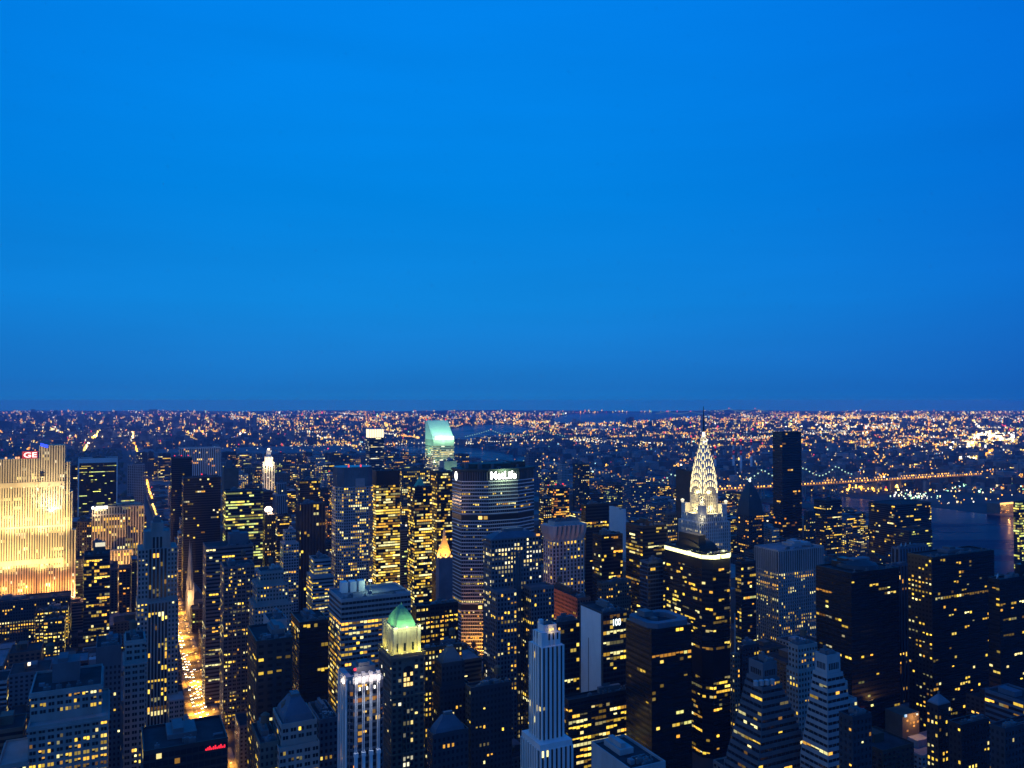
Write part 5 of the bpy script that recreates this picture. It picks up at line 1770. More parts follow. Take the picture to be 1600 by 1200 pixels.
for X, Y, sgn in LAMPPOS:
    o = base_lamp if n == 0 else copy_tree(base_lamp)
    x, y = g2w(X, Y)
    o.location = (x, y, .18)
    o.rotation_euler = (0, 0, PHI + (pi if sgn > 0 else 0))
    tag(o, 'tall street lamp with amber light lining the bright avenue', 'street lamp', 'street lamps along the bright avenue')
    n += 1
for X, Y, sgn in LAMPPOS[::2]:
    x, y = g2w(AVX + R.uniform(-4, 4), Y)
    lamp('SPOT', (x, y, 11), 1.5e5 * R.choice((.2, .5, .8, 1.2, 1.9)), (1, .40, .035), (x, y, 0), 138, .7, name='street_light')

CARP = {}
def car_proto(name, cat, body, length, width, hgt, box=False):
    root = empty(name, (0, 0, 0), PHI)
    tag(root, None, cat)
    L, w = length, width / 2
    k = MB()
    if box:
        k.box(-w, w, -L / 2, L / 2, .45, hgt)
        k.box(-w + .1, w - .1, -L / 2 + .8, L / 2 - .8, hgt, hgt + .25)
    else:
        sec = [(-L / 2, .45, .75), (-L / 2 + .15, .35, .85), (-L * .26, .33, .95), (-L * .12, .33, hgt), (L * .20, .33, hgt), (L * .34, .35, 1.0), (L / 2 - .1, .38, .95), (L / 2, .5, .8)]
        for a, b in zip(sec, sec[1:]):
            ta, tb = (w * .82 if a[2] > 1.05 else w), (w * .82 if b[2] > 1.05 else w)
            A = [(-w, a[0], a[1]), (w, a[0], a[1]), (ta, a[0], a[2]), (-ta, a[0], a[2])]
            B = [(-w, b[0], b[1]), (w, b[0], b[1]), (tb, b[0], b[2]), (-tb, b[0], b[2])]
            k.face([A[3], A[2], B[2], B[3]]); k.face([A[0], A[3], B[3], B[0]]); k.face([A[1], B[1], B[2], A[2]])
        k.face([(-w, -L / 2, .45), (w, -L / 2, .45), (w, -L / 2, .75), (-w, -L / 2, .75)]); k.face([(w, L / 2, .5), (-w, L / 2, .5), (-w, L / 2, .8), (w, L / 2, .8)])
    k.build('body', body, root)
    if not box:
        g = MB()
        g.face([(-w * .78, -L * .255, .99), (w * .78, -L * .255, .99), (w * .72, -L * .13, hgt - .03), (-w * .72, -L * .13, hgt - .03)])
        g.build('windscreen', GLASS, root)
    else:
        g = MB(); g.box(-w - .02, w + .02, -L / 2 - .03, L / 2 - 1, hgt * .5, hgt * .82, c=(.55, .42, .2)); g.build('side_window', GLASS, root)
    for sx_ in (-1, 1):
        for sy_ in (-.3, .3):
            q = MB()
            q.tube((sx_ * (w - .2), L * sy_, .34), (sx_ * (w + .03), L * sy_, .34), .34, 10)
            q.build('wheel', M['black'], root)
        q = MB(); q.box(sx_ * w * .64 - .34, sx_ * w * .64 + .34, -L / 2 - .25, -L / 2 + .05, .50, 1.0, c=(18, 15, 9)); q.build('headlight', LAMPM, root)
        q = MB(); q.box(sx_ * w * .7 - .2, sx_ * w * .7 + .2, L / 2 - .05, L / 2 + .08, .62, .9, c=(2, .05, .03)); q.build('taillight', LAMPM, root)
    return root
paints = dict(yellow=(.55, .33, .02), black=(.012, .012, .014), white=(.6, .6, .6), silver=(.34, .35, .37), red=(.3, .02, .02), blue=(.03, .06, .2))
protos = [('yellow', 'taxi', 'taxi'), ('black', 'saloon_car', 'car'), ('white', 'saloon_car', 'car'), ('silver', 'saloon_car', 'car'), ('red', 'saloon_car', 'car'), ('blue', 'city_bus', 'bus')]
PR = []
for col, nm, cat in protos:
    PR.append([car_proto(nm, cat, mat('car_paint_' + col, paints[col], rough=.3, spec=.5, var=.03), 11.5 if cat == 'bus' else 4.6, 2.5 if cat == 'bus' else 1.85, 2.9 if cat == 'bus' else 1.45, cat == 'bus'), col, cat, False])
R = random.Random(77)
cnt = 0
lanes = (-7.2, -3.6, 0, 3.6, 7.2)
for li, lx in enumerate(lanes):
    Y = 640 + R.uniform(0, 12)
    while Y < 1560 and cnt < 150:
        pr = PR[R.choice((0, 0, 0, 1, 1, 2, 3, 3, 4, 5) if li in (0, 4) else (0, 0, 0, 1, 1, 2, 3, 3, 4))]
        o = pr[0] if not pr[3] else copy_tree(pr[0])
        pr[3] = True
        x, y = g2w(AVX + lx, Y)
        o.location = (x, y, .07)
        what = {'taxi': 'yellow taxi', 'bus': 'blue city bus with lit side windows', 'car': pr[1] + ' saloon car'}[pr[2]]
        tag(o, what + ' with headlights on driving down the bright avenue', pr[2], pr[1] + ' ' + pr[2] + ' traffic on the bright avenue')
        Y += (14 if pr[2] == 'bus' else 7) + R.choice((3, 5, 9, 16, 30)) * (1 if Y < 1000 else 1.4)
        cnt += 1
for pr in PR:
    if not pr[3]:
        for c in list(pr[0].children): bpy.data.objects.remove(c)
        bpy.data.objects.remove(pr[0])

# ------------------------------------------------------------------ filler blocks of the street grid
AVE = [-1120, -820, -525, -225, AVX, 240, 385, 530, 690, 910, 1150, 1420]
def inside(poly, x, y):
    c = False
    j = len(poly) - 1
    for i in range(len(poly)):
        xi, yi = poly[i]; xj, yj = poly[j]
        if (yi > y) != (yj > y) and x < (xj - xi) * (y - yi) / (yj - yi) + xi:
            c = not c
        j = i
    return c
def floor_y(D, px):
    if 215 < px < 278 and 900 < D < 3200: return 842
    if px > 1430 and 900 < D < 2600: return 898
    if px < 230 and D < 1000: return 1010
    """how high in the picture an anonymous block may reach"""
    if D < 520: return 1150
    if D < 700: return 1075
    if D < 950: return 1000
    if D < 1300: return 870
    if D < 1700: return 795
    if D < 2300: return 752
    if D < 3200: return 722
    return 706
LM = [(50, 'the floodlit slab'), (185, 'the buff striped tower'), (245, 'the striped setback tower'), (315, 'the broad black tower'), (420, 'the floodlit crown tower'), (488, 'the dark ribbed tower'),
      (552, 'the octagonal crown tower'), (605, 'the glowing yellow tower'), (686, 'the slanted roof skyscraper'), (775, 'the octagonal slab'), (880, 'the scalloped crown tower'), (963, 'the blank white slab'),
      (1020, 'the dark stepped block'), (1100, 'the illuminated spire'), (1170, 'the pointed tower'), (1231, 'the tall black slab'), (1293, 'the pale ziggurat'), (1405, 'the twin faced slab'), (1500, 'the lit column tower'), (1590, 'the green lit tower')]
LMD = dict(zip([l for _, l in LM], (1120, 1240, 690, 1250, 1850, 1210, 1110, 1230, 1700, 905, 830, 1060, 890, 908, 1420, 1500, 470, 1480, 700, 1300)))
R = random.Random(2024)
fill = []
FOOT.append((-20, 78, 380, 830, 'x'))
def try_lot(x0, x1, y0, y1, h):
    cx, cyy = (x0 + x1) / 2, (y0 + y1) / 2
    wx, wy = g2w(cx, cyy)
    if wy < 340: return
    p = project(wx, wy, h)
    if not (-50 < p[0] < 1650): return
    for f in FOOT:
        if x0 < f[1] + 1.5 and x1 > f[0] - 1.5 and y0 < f[3] + 1.5 and y1 > f[2] - 1.5:
            return
    lim = floor_y(wy, p[0])
    hm = H - (lim - YE) * wy / FPX
    if h > hm: h = max(12, hm * R.uniform(.75, 1))
    fill.append([x0, x1, y0, y1, h, wy, p[0]])
for ai in range(len(AVE) - 1):
    bx0, bx1 = AVE[ai] + 14, AVE[ai + 1] - 14
    if ai < 4 and False: pass
    for r in range(3, 72):
        by0, by1 = r * 80 + 24, r * 80 + 24 + 62
        if by0 > 2060 and bx1 < AVX: continue            # the park
        x = bx0
        while x < bx1 - 12:
            w = min(R.choice((22, 26, 30, 38, 46, 60)), bx1 - x)
            if by0 > 2000: w = min(max(w, 26), bx1 - x)
            core = 1 if by0 < 1900 else .0
            for y0, y1 in ([(by0, by1)] if R.random() < .3 else [(by0, by0 + 30), (by0 + 31.5, by1)]):
                h = R.choice((22, 30, 40, 55, 75, 95, 120)) if core else R.choice((14, 18, 20, 24, 40, 60, 75, 95, 110))
                if bx0 > 890 and h > 90: h *= .8
                try_lot(x + .5, x + w - .5, y0, y1, h)
            x += w
# skyline test: what each block shows above those before it
cols = 400
top = [1200.0] * cols
ent = [('f', i, f[0], f[1], f[2], f[3], f[4]) for i, f in enumerate(fill)] + [('h', -1, *q) for q in SKY]
def nearD(e):
    return min(g2w(a, b)[1] for a in (e[2], e[3]) for b in (e[4], e[5]))
ent.sort(key=nearD)
vis = {}
for e in ent:
    P = [project(*g2w(a, b), e[6]) for a in (e[2], e[3]) for b in (e[4], e[5])]
    xa, xb = min(p[0] for p in P), max(p[0] for p in P)
    ya, yb = min(p[1] for p in P), max(p[1] for p in P)
    c0, c1 = max(0, int(xa / 4)), min(cols - 1, int(xb / 4))
    v = 0
    for c in range(c0, c1 + 1):
        v += max(0, top[c] - ya) * 4
        top[c] = min(top[c], (ya + yb) / 2)
    if e[0] == 'f': vis[e[1]] = v
order = sorted(range(len(fill)), key=lambda i: -vis.get(i, 0))
indiv = [i for i in order if vis.get(i, 0) > 40][:295]
iset = set(indiv)
WALLS = [('grey', 'grey', 'grey'), ('brown', 'brown brick', 'brown'), ('tan', 'tan', 'tan'), ('slate', 'slate coloured', 'slate'), ('pale', 'pale', 'pale'), ('blue', 'blue grey', 'blue'), ('dark', 'black', 'dark'), ('redb', 'red brick', 'red')]
recs = []
def filler(f, R, wallm):
    x0, x1, y0, y1, h, D, px = f
    w, d = x1 - x0, y1 - y0
    mpp = D / 822
    x, y = g2w(x0, y0)
    root = empty('city_block', (x, y, 0), PHI)
    wm, gm = MB(), MB()
    tall = h > 60 and R.random() < .45
    tiers = [(0, w, 0, d, 0, h)]
    if tall:
        k = R.uniform(.55, .85)
        tiers = [(0, w, 0, d, 0, h * k), (w * .1, w * .9, d * .1, d * .92, h * k, h)]
    lit = R.choice((.02, .05, .08, .12, .2)) * (2.0 if D > 1400 else .7)
    pal = R.choice('yyymog')
    st = R.choice([('punch', 3.6, 3.5, .5, .5, lit, .03, .4, pal), ('punch', 4.4, 3.4, .55, .5, lit, .03, .4, pal), ('ribbon', 3.4, 3.8, .96, .5, lit, .08, .5, pal)])
    for t in tiers:
        wm.box(*t)
        four(wm, gm, *t, st, R, mpp, 'SWE' if x0 < AVX else 'SWE', relief=False)
    wm.build('wall', M[wallm], root)
    gm.build('window', GLASS, root, kind='stuff')
    t = tiers[-1]
    a, b = (t[1] - t[0]), (t[3] - t[2])
    feat = ''
    k = MB()
    parapet(k, t[0], t[1], t[2], t[3], h, .4, 1.1)
    k.build('parapet', M[wallm], root)
    k = MB(); k.box(t[0] + .4, t[1] - .4, t[2] + .4, t[3] - .4, h - .2, h + .05); root_ = root; root = k.build('roof', M['roof'] if R.random() < .75 else M['roofl'], root)
    k = MB(); q = R.uniform(.15, .5); k.box(t[0] + a * q, t[0] + a * (q + .3), t[2] + b * .4, t[2] + b * .8, h, h + R.uniform(3, 6)); k.build('penthouse', M[wallm], root)
    if R.random() < .3 and D < 1500:
        k = MB(); cx, c2 = t[0] + a * R.uniform(.2, .8), t[2] + b * .3
        k.cyl(cx, c2, 1.9, h + 2.5, h + 6, n=10); k.cyl(cx, c2, 2.1, h + 6, h + 7.4, .1, 10)
        for u in (-1, 1):
            for v_ in (-1, 1): k.tube((cx + u, c2 + v_, h), (cx + u, c2 + v_, h + 2.6), .14, 4)
        k.build('water_tank', M['wood'], root); feat = ' with water tank'
    if R.random() < .16 and D > 600:
        k = MB(); k.box(a * .45, a * .45 + 2, t[2] + 1, t[2] + 3, h + 6, h + 8.2, c=R.choice(((2, .08, .08), (2.2, 1.5, .6), (2.4, 2, 1.3)))); k.tube((a * .45 + 1, t[2] + 2, h), (a * .45 + 1, t[2] + 2, h + 6), .15, 4); k.build('roof_lamp', LAMPM, root)
    return root_, feat
def rest_block(wm, gm, f, R, lit):
    x0, x1, y0, y1, h, D, px = f
    P = [g2w(x0, y0), g2w(x1, y0), g2w(x1, y1), g2w(x0, y1)]
    wm.prism(P, 0, h)
    if lit:
        mpp = D / 822
        stl = ('punch', 4.5, 3.8, .6, .5, R.choice((.03, .08, .16)), .03, .4, 'm')
        g2 = MB()
        facade(MB(), g2, P[0], EX, (-EY[0], -EY[1]), x1 - x0, max(0, h - 40), h, stl, R, mpp, relief=False)
        for i in range(len(g2.f)):
            if g2.c[i][0] > 0: gm.face([g2.v[j] for j in g2.f[i]], 0, g2.c[i])
R = random.Random(91)
for i in indiv:
    f = fill[i]
    wk = R.choice(WALLS)
    root, feat = filler(f, R, wk[0])
    lm = min(LM, key=lambda l: abs(l[0] - f[6]) + .02 * abs(LMD[l[1]] - f[5]))
    rel = ('beyond ' if f[5] > LMD[lm[1]] else 'before ') + lm[1]
    size = 'low' if f[4] < 32 else 'mid-rise' if f[4] < 70 else 'tall'
    recs.append([root, size + ' ' + wk[1] + ' block' + feat, rel, f[6], f[5]])
ORD = 'first second third fourth fifth sixth seventh eighth ninth tenth eleventh twelfth thirteenth fourteenth fifteenth sixteenth'.split()
byl = {}
for r in recs:
    byl.setdefault((r[1], r[2]), []).append(r)
for (a, b), rs in byl.items():
    rs.sort(key=lambda r: r[3])
    for j, r in enumerate(rs):
        lab = a + ' standing ' + b
        if len(rs) > 1:
            lab = a + ' ' + b + ', ' + ORD[min(j, 15)] + ' from left'
        tag(r[0], lab, 'building', 'anonymous city blocks of the street grid')
wm, gm = MB(), MB()
R = random.Random(17)
for i in order:
    if i not in iset:
        rest_block(wm, gm, fill[i], R, vis.get(i, 0) > 4)
o = wm.build('city_blocks', mat('city_blocks_wall', (.15, .14, .14), var=.5, scale=.02), kind='stuff')
tag(o, 'dense mass of further city blocks between the towers', 'buildings')
w2 = gm.build('window', GLASS, o, kind='stuff')

# ------------------------------------------------------------------ far city: low blocks and lights
R = random.Random(5)
river_w = [g2w(*p) for p in RIVER]
isle_w = [g2w(*p) for p in ISLE]
far_w = [[ground_at(x, y, .6) for x, y in w_] for w_ in FARW]
def wet(x, y):
    if inside(river_w, x, y) and not inside(isle_w, x, y): return True
    return any(inside(q, x, y) for q in far_w)
def park(x, y):
    X, Y = w2g(x, y)
    return -760 < X < 62 and 2060 < Y < 6100
far = [MB() for _ in range(3)]
nfar = 0
while nfar < 9000:
    py = 648 + 122 * R.random() ** 1.25
    px = R.uniform(-80, 1680)
    x, y = ground_at(px, py)
    X, Y = w2g(x, y)
    if Y > 300 and X < 1470 and Y < 5780: continue        # the street grid has its own blocks
    if wet(x, y) or park(x, y) or y < 1500: continue
    s = R.uniform(12, 30) * (1 + y / 9000)
    hh = R.choice((8, 9, 10, 12, 15, 18, 26, 40)) if X > 1470 else R.choice((14, 18, 22, 30, 45, 60))
    if y > 9000: hh *= R.choice((1, 1, 1.5, 2.2))
    X = round(X / 60) * 60 + R.uniform(-14, 14); Y = round(Y / 80) * 80 + R.uniform(-22, 22)
    lx, ly = s * R.uniform(.6, 1.5), s * R.uniform(.5, 1.1)
    P = [g2w(X, Y), g2w(X + lx, Y), g2w(X + lx, Y + ly), g2w(X, Y + ly)]
    if any(wet(*q) for q in P): continue
    far[nfar % 3].prism(P, 0, hh)
    nfar += 1
for k, (nm, c) in zip(far, (('far_blocks', (.06, .06, .07)), ('far_blocks', (.12, .11, .11)), ('far_blocks', (.20, .195, .19)))):
    o = k.build(nm, mat('far_block_' + str(int(c[0] * 100)), c, var=.4, scale=.01), kind='stuff')
    tag(o, 'mass of low far city blocks reaching to the horizon', 'buildings', 'far city blocks')

CL = dict(o=[(1, .40, .03), (1, .46, .05), (1, .33, .02)], y=[(1, .60, .08), (1, .66, .14)], w=[(1, .86, .55), (1, .95, .8), (1, .78, .4)], r=[(1, .05, .08)], g=[(.45, 1, .55), (.7, 1, .75)], b=[(.15, .4, 1), (.4, .85, 1)])
lights = MB()
def light(x, y, col, k=1.0, size=1.0, z=None):
    D = y
    m = D / 822
    w = m * R.uniform(.45, .95) * size
    h = m * R.uniform(.8, 1.9) * size
    z = R.uniform(4, 14) if z is None else z
    c = R.choice(CL[col])
    c = tuple(k * q for q in c)
    X, Y = w2g(x, y)
    P = [g2w(X - w / 2, Y - w / 2), g2w(X + w / 2, Y - w / 2), g2w(X + w / 2, Y + w / 2), g2w(X - w / 2, Y + w / 2)]
    lights.prism(P, z, z + h, c=c)
def pick():
    t = R.random()
    return 'o' if t < .46 else 'y' if t < .78 else 'w' if t < .92 else 'r' if t < .955 else 'g' if t < .985 else 'b'
n = 0
while n < 14500:
    t = R.random()
    py = 643 + 20 * R.random() ** .8 if t < .28 else 652 + 48 * R.random() if t < .66 else 690 + 85 * R.random()
    px = R.uniform(-20, 1620)
    x, y = ground_at(px, py)
    X, Y = w2g(x, y)
    if R.random() < .55:
        if R.random() < .5: Y = round(Y / 160) * 160 + R.uniform(-6, 6)
        else: X = round(X / 150) * 150 + R.uniform(-6, 6)
        x, y = g2w(X, Y)
    if y < 2600 or wet(x, y) or park(x, y): continue
    if X < 1470 and Y < 4200: continue
    if py > 700 and px < 700 and R.random() < .5: continue
    # patchiness of the districts
    d = sin(x * .0011 + 1.3) * sin(y * .0007 + x * .0004) + .6 * sin(x * .0034 + y * .0021)
    if R.random() > .58 + .44 * d: continue
    k = R.choice((.5, .8, 1.0, 1.3, 1.8, 2.6)) * R.uniform(.8, 1.2)
    light(x, y, pick(), k, R.choice((.45, .55, .65, .8, .95, 1.2)))
    n += 1
for _ in range(110):        # lit streets of the far districts
    px, py = R.uniform(-20, 1620), 646 + 60 * R.random() ** 1.3
    x, y = ground_at(px, py)
    if wet(x, y) or park(x, y) or y < 3200: continue
    ang = PHI + R.choice((0, pi / 2, .35, .35 + pi / 2)) if x > 0 else PHI + R.choice((0, pi / 2))
    L, st_ = R.uniform(500, 2600), y / 822 * R.uniform(1.6, 3.2)
    col, k = R.choice(('o', 'o', 'y', 'w')), R.uniform(.9, 2.2)
    for i in range(int(L / st_)):
        q = (x + cos(ang) * i * st_ + R.uniform(-8, 8), y + sin(ang) * i * st_ + R.uniform(-8, 8))
        if q[1] < 3000 or q[1] > 24500 or wet(*q) or park(*q) or R.random() < .2: continue
        light(q[0], q[1], col, k * R.uniform(.5, 1.3), R.choice((.6, .75, .9)))
def cluster(px, py, sx_, sy_, n, col, k, size=1.0):
    if px > 1180: k *= 1.4; size *= 1.08; n = int(n * 1.25)
    for _ in range(n):
        x, y = ground_at(px + R.gauss(0, sx_), max(643, py + R.gauss(0, sy_)))
        if wet(x, y): continue
        light(x, y, R.choice(col), k * R.uniform(.5, 1.6), size * R.uniform(.7, 1.3))
for a in ((1548, 684, 14, 3, 46, 'ww', 3, 1.5), (1575, 689, 12, 2.5, 20, 'wy', 3, 1.3), (1512, 697, 18, 3, 50, 'wy', 2.4, 1.2), (1520, 723, 9, 1.5, 14, 'w', 3, 1.2), (1382, 708, 8, 1, 12, 'y', 2.5, 1),
          (1400, 655, 90, 2, 150, 'oyw', 2, .9), (1310, 653, 40, 2, 70, 'oy', 1.8, .9), (1250, 667, 50, 3, 80, 'oyw', 2, .9), (1330, 670, 40, 2, 40, 'w', 2, .9), (590, 664, 16, 3, 46, 'oyy', 2.6, 1), (512, 657, 14, 2, 26, 'oy', 2.4, 1),
          (612, 672, 10, 2.5, 24, 'y', 2, 1), (85, 674, 13, 2, 40, 'wy', 2, 1), (303, 673, 9, 3, 24, 'oy', 3, 1.3), (380, 677, 3, 2, 6, 'ow', 3.5, 1.4), (505, 686, 8, 1.5, 12, 'wy', 2, 1), (172, 681, 2, 1, 3, 'w', 4, 1.4),
          (1058, 729, 14, 4, 60, 'oo', 2.4, 1), (1010, 757, 20, 6, 34, 'yo', 1.8, .9), (1345, 768, 14, 2, 34, 'oy', 3, 1), (1383, 757, 2.5, 2, 8, 'w', 6, 1.6), (1405, 768, 3, 2, 7, 'oy', 5, 1.5), (1372, 765, 18, 3, 30, 'oy', 2.4, 1),
          (1428, 779, 18, 3.5, 40, 'gw', 1.8, .8), (1322, 758, 8, 2, 14, 'o', 3, 1), (1510, 765, 22, 6, 40, 'gwb', 1.8, .9), (1560, 755, 30, 10, 50, 'yog', 1.6, .9), (1450, 750, 40, 10, 70, 'oy', 1.8, .9), (1480, 738, 30, 3, 30, 'o', 2, .9),
          (900, 664, 60, 2, 90, 'oy', 2, .9), (820, 662, 30, 1.5, 50, 'oyw', 2.2, .9), (985, 666, 50, 2.5, 60, 'oy', 1.9, .9), (890, 652, 26, 1, 26, 'o', 1.7, .8), (960, 650, 28, 1, 30, 'oyw', 1.8, .8), (780, 651, 40, 1.5, 40, 'o', 1.6, .8), (1065, 655, 14, 1, 24, 'oy', 1.8, .8),
          (1480, 690, 70, 14, 160, 'oyow', 2.2, .9), (1420, 665, 100, 8, 160, 'oyyw', 2, .8), (1360, 690, 80, 14, 90, 'oy', 1.8, .8), (1440, 745, 70, 12, 120, 'oyo', 2.2, .9), (1510, 786, 45, 4, 16, 'oyw', 1.2, .8), (200, 665, 120, 10, 140, 'oyw', 1.8, .8), (420, 672, 140, 12, 160, 'oyw', 1.6, .8), (1380, 747, 70, 4, 90, 'oyo', 1.8, .8), (1280, 752, 30, 5, 40, 'oyo', 1.6, .8), (835, 706, 3, 2, 5, 'w', 3, 1.2), (1195, 700, 60, 12, 60, 'oy', 1.6, .9), (1100, 715, 60, 14, 50, 'oyr', 1.5, .9), (1130, 668, 60, 4, 50, 'oyr', 1.7, .9), (30, 690, 30, 10, 40, 'oy', 1.8, .9), (410, 668, 60, 8, 60, 'oy', 1.8, .9), (210, 660, 80, 5, 70, 'oyw', 1.7, .9), (1060, 730, 3, 2, 3, 'w', 3, 1)):
    cluster(*a)
def street(pts, step, col, k, size):
    for (xa, ya), (xb, yb) in zip(pts, pts[1:]):
        L = sqrt((xb - xa) ** 2 + (yb - ya) ** 2)
        m = max(2, int(L / step))
        for i in range(m):
            t = (i + R.random()) / m
            x, y = ground_at(xa + (xb - xa) * t + R.uniform(-.6, .6), ya + (yb - ya) * t)
            light(x, y, R.choice(col), k * R.uniform(.6, 1.5), size * R.uniform(.8, 1.3))
street([(156, 677), (131, 706)], .4, 'yyow', 4, 1.7)
street([(206, 679), (208, 690)], .5, 'wy', 5, 1.8); street([(208, 690), (213, 706), (219, 724)], .6, 'yo', 3.6, 1.5); street([(229, 752), (233, 775), (238, 786)], .5, 'yo', 3.2, 1.4); street([(238, 795), (245, 814)], .5, 'oy', 3.2, 1.4)
street([(90, 690), (74, 698)], .7, 'o', 1.8, 1); street([(0, 676), (10, 690)], .7, 'o', 2, 1.1); street([(270, 805), (268, 838)], 1.2, 'o', 2, 1)
street([(1451, 657), (1451, 681)], 1.4, 'yo', 2.4, 1); street([(1483, 660), (1491, 682)], 1.3, 'oy', 2.4, 1); street([(1413, 668), (1407, 678)], 1.3, 'oy', 2, 1)
street([(1518, 658), (1533, 674), (1552, 684)], .7, 'yw', 3, 1.3); street([(1566, 666), (1596, 682)], 1.4, 'or', 2, 1); street([(1552, 706), (1542, 712), (1538, 718)], .9, 'o', 2.4, 1); street([(1490, 720), (1532, 718)], 1.2, 'wy', 2.6, 1)
street([(1300, 655), (1540, 654)], 2.2, 'oyw', 2, .9); street([(620, 682), (662, 688)], .9, 'oy', 1.8, .9); street([(1560, 737), (1596, 734)], 1.5, 'y', 2.4, 1); street([(1500, 697), (1580, 689)], 1.3, 'yw', 2.2, 1)
o = lights.build('city_lights', LAMPM, kind='stuff')
tag(o, 'countless street lamps and lit windows of the far city', 'lights')

def hills():
    R4 = random.Random(12)
    k = MB()
    ph = [(R4.uniform(.0002, .0016), R4.uniform(0, 6), R4.uniform(.3, 1)) for _ in range(7)]
    for Yh, top_ in ((25300, 62), (23800, 34)):
        prev = None
        x = -20500
        while x <= 20500:
            z = max(4, top_ * (.45 + sum(a * sin(x * f + p + Yh) for f, p, a in ph) / 6) + R4.uniform(-5, 5))
            if prev:
                x0, z0 = prev
                k.face([(x0, Yh, 0), (x, Yh, 0), (x, Yh + 350, z), (x0, Yh + 350, z0)])
                k.face([(x0, Yh + 350, z0), (x, Yh + 350, z), (x, Yh + 640, 0), (x0, Yh + 640, 0)])
            prev = (x, z)
            x += 260
    k.build('hills', mat('far_hills', (.04, .05, .05), var=.3, scale=.002), kind='structure')
hills()

# ------------------------------------------------------------------ bridges
def truss_bridge():
    p = at(1303, 753, 2835)
    root = empty('truss_bridge', (p[0], p[1], 0), PHI)
    tag(root, 'long cantilever bridge with amber deck lights crossing the river right of centre', 'bridge')
    z = 40.0
    st = mat('bridge_steel', (.20, .19, .17), rough=.6)
    tw = [-660, -300, -110, 0 + 85 - 85]
    tw = [-690, -330, -150, 0]
    k = MB(); k.box(-900, 760, -12, 12, z - 3, z, bottom=True); k.build('deck', st, root)
    k = MB(); k.box(-900, 760, -10, 10, z + 6, z + 7, bottom=True); k.build('upper_deck', st, root)
    for t in tw:
        k = MB()
        for y in (-11, 11):
            for dx in (-7, 7):
                k.prism([(t + dx - 2, y - 2), (t + dx + 2, y - 2), (t + dx + 2, y + 2), (t + dx - 2, y + 2)], 0, z + 58, [(t + dx * .4 - 1, y - 1), (t + dx * .4 + 1, y - 1), (t + dx * .4 + 1, y + 1), (t + dx * .4 - 1, y + 1)])
            k.cyl(t, y, 1.2, z + 58, z + 76, .2, 6)
        for zz in (z + 20, z + 38, z + 56):
            k.box(t - 5, t + 5, -12, 12, zz, zz + 3, bottom=True)
        k.build('tower', st, root)
    lamps = MB()
    def chord(x):
        d = min(abs(x - t) for t in tw)
        return z + 14 + 44 * math.exp(-d / 55)
    k = MB()
    x = -860
    while x < 180:
        x2 = x + 15
        for y in (-11, 11):
            k.tube((x, y, chord(x)), (x2, y, chord(x2)), .9, 4); k.tube((x, y, z), (x, y, chord(x)), .5, 4); k.tube((x, y, z), (x2, y, chord(x2)), .4, 4)
        if min(abs(x - t) for t in tw) < 75:
            lamps.box(x - 1.6, x + 1.6, -13.5, -11.5, chord(x), chord(x) + 3.6, c=(.8, 1.2, .8))
        x = x2
    k.build('truss', st, root)
    k = MB()
    for x in range(200, 760, 62):
        k.box(x - 2, x + 2, -10, 10, 0, z - 3)
    k.build('pier', st, root)
    x = -890
    while x < 760:
        q = R.choice((.4, .7, 1, 1.3, 2)); e = R.uniform(-2, 2); lamps.box(x + e - 2.0, x + e + 2.0, -13.4, -12, z + 1.5, z + 5.6, c=(2.4 * q, 1.05 * q, .12 * q))
        if R.random() < .5: q = R.choice((.4, .8, 1.3, 2)); e = R.uniform(-4, 4); lamps.box(x + e + 6.5, x + e + 10.5, -11.4, -10, z + 9, z + 13, c=(2.2 * q, 1.0 * q, .12 * q))
        x += 13.5
    lamps.box(-900, 760, -12.2, -12.02, z - 1.6, z - .2, c=(.55, .20, .03))  # unbroken glowing strip: lamplight on the deck edge put into colour
    lamps.build('deck_lamp_glow', LAMPM, root, kind='stuff')
truss_bridge()
def suspension(label, pxs, py, D, deck, col, name='suspension_bridge'):
    pts = [at(px, py, D) for px in pxs]
    a, b = pts
    ang = atan2(b[1] - a[1], b[0] - a[0])
    L = sqrt((b[0] - a[0]) ** 2 + (b[1] - a[1]) ** 2)
    root = empty(name, (a[0], a[1], 0), ang)
    tag(root, label, 'bridge')
    h = a[2]
    s = D / 822
    st = mat('far_bridge_steel', (.2, .22, .24), rough=.6)
    k = MB(); k.box(-L * .5, L * 1.5, -12, 12, deck - 3, deck, bottom=True); k.build('deck', st, root)
    lm = MB()
    for x in (0, L):
        k = MB()
        for y in (-10, 10): k.box(x - 4, x + 4, y - 3, y + 3, 0, h)
        k.box(x - 3, x + 3, -10, 10, h - 8, h - 1, bottom=True); k.box(x - 3, x + 3, -10, 10, deck - 10, deck - 3, bottom=True); k.build('tower', st, root)
        lm.box(x - s * .6, x + s * .6, -4, 4, h, h + s * 1.1, c=(1.6, .12, .15))
    c = MB()
    def cz(x):
        if x < 0: return deck + (h - deck) * max(0, 1 + x / (L * .5)) ** 1.2
        if x > L: return deck + (h - deck) * max(0, 1 - (x - L) / (L * .5)) ** 1.2
        u = (x / L - .5) * 2
        return deck + 4 + (h - deck - 4) * u * u
    n = 44
    for i in range(n):
        x0, x1 = -L * .5 + 2 * L * i / n, -L * .5 + 2 * L * (i + 1) / n
        for y in (-10, 10): c.tube((x0, y, cz(x0)), (x1, y, cz(x1)), 1.2, 4)
        lm.box(x0 - s * .32, x0 + s * .32, -12, -10.5, cz(x0), cz(x0) + s * .7, c=col)
        if i % 2: c.tube((x0, -10, deck), (x0, -10, cz(x0)), .4, 4)
    c.build('cable', st, root)
    lm.build('cable_lamp', LAMPM, root, kind='stuff')
suspension('suspension bridge with green lit cables in the far middle distance', (767, 846), 672, 6400, 44, (.55, .95, .5))
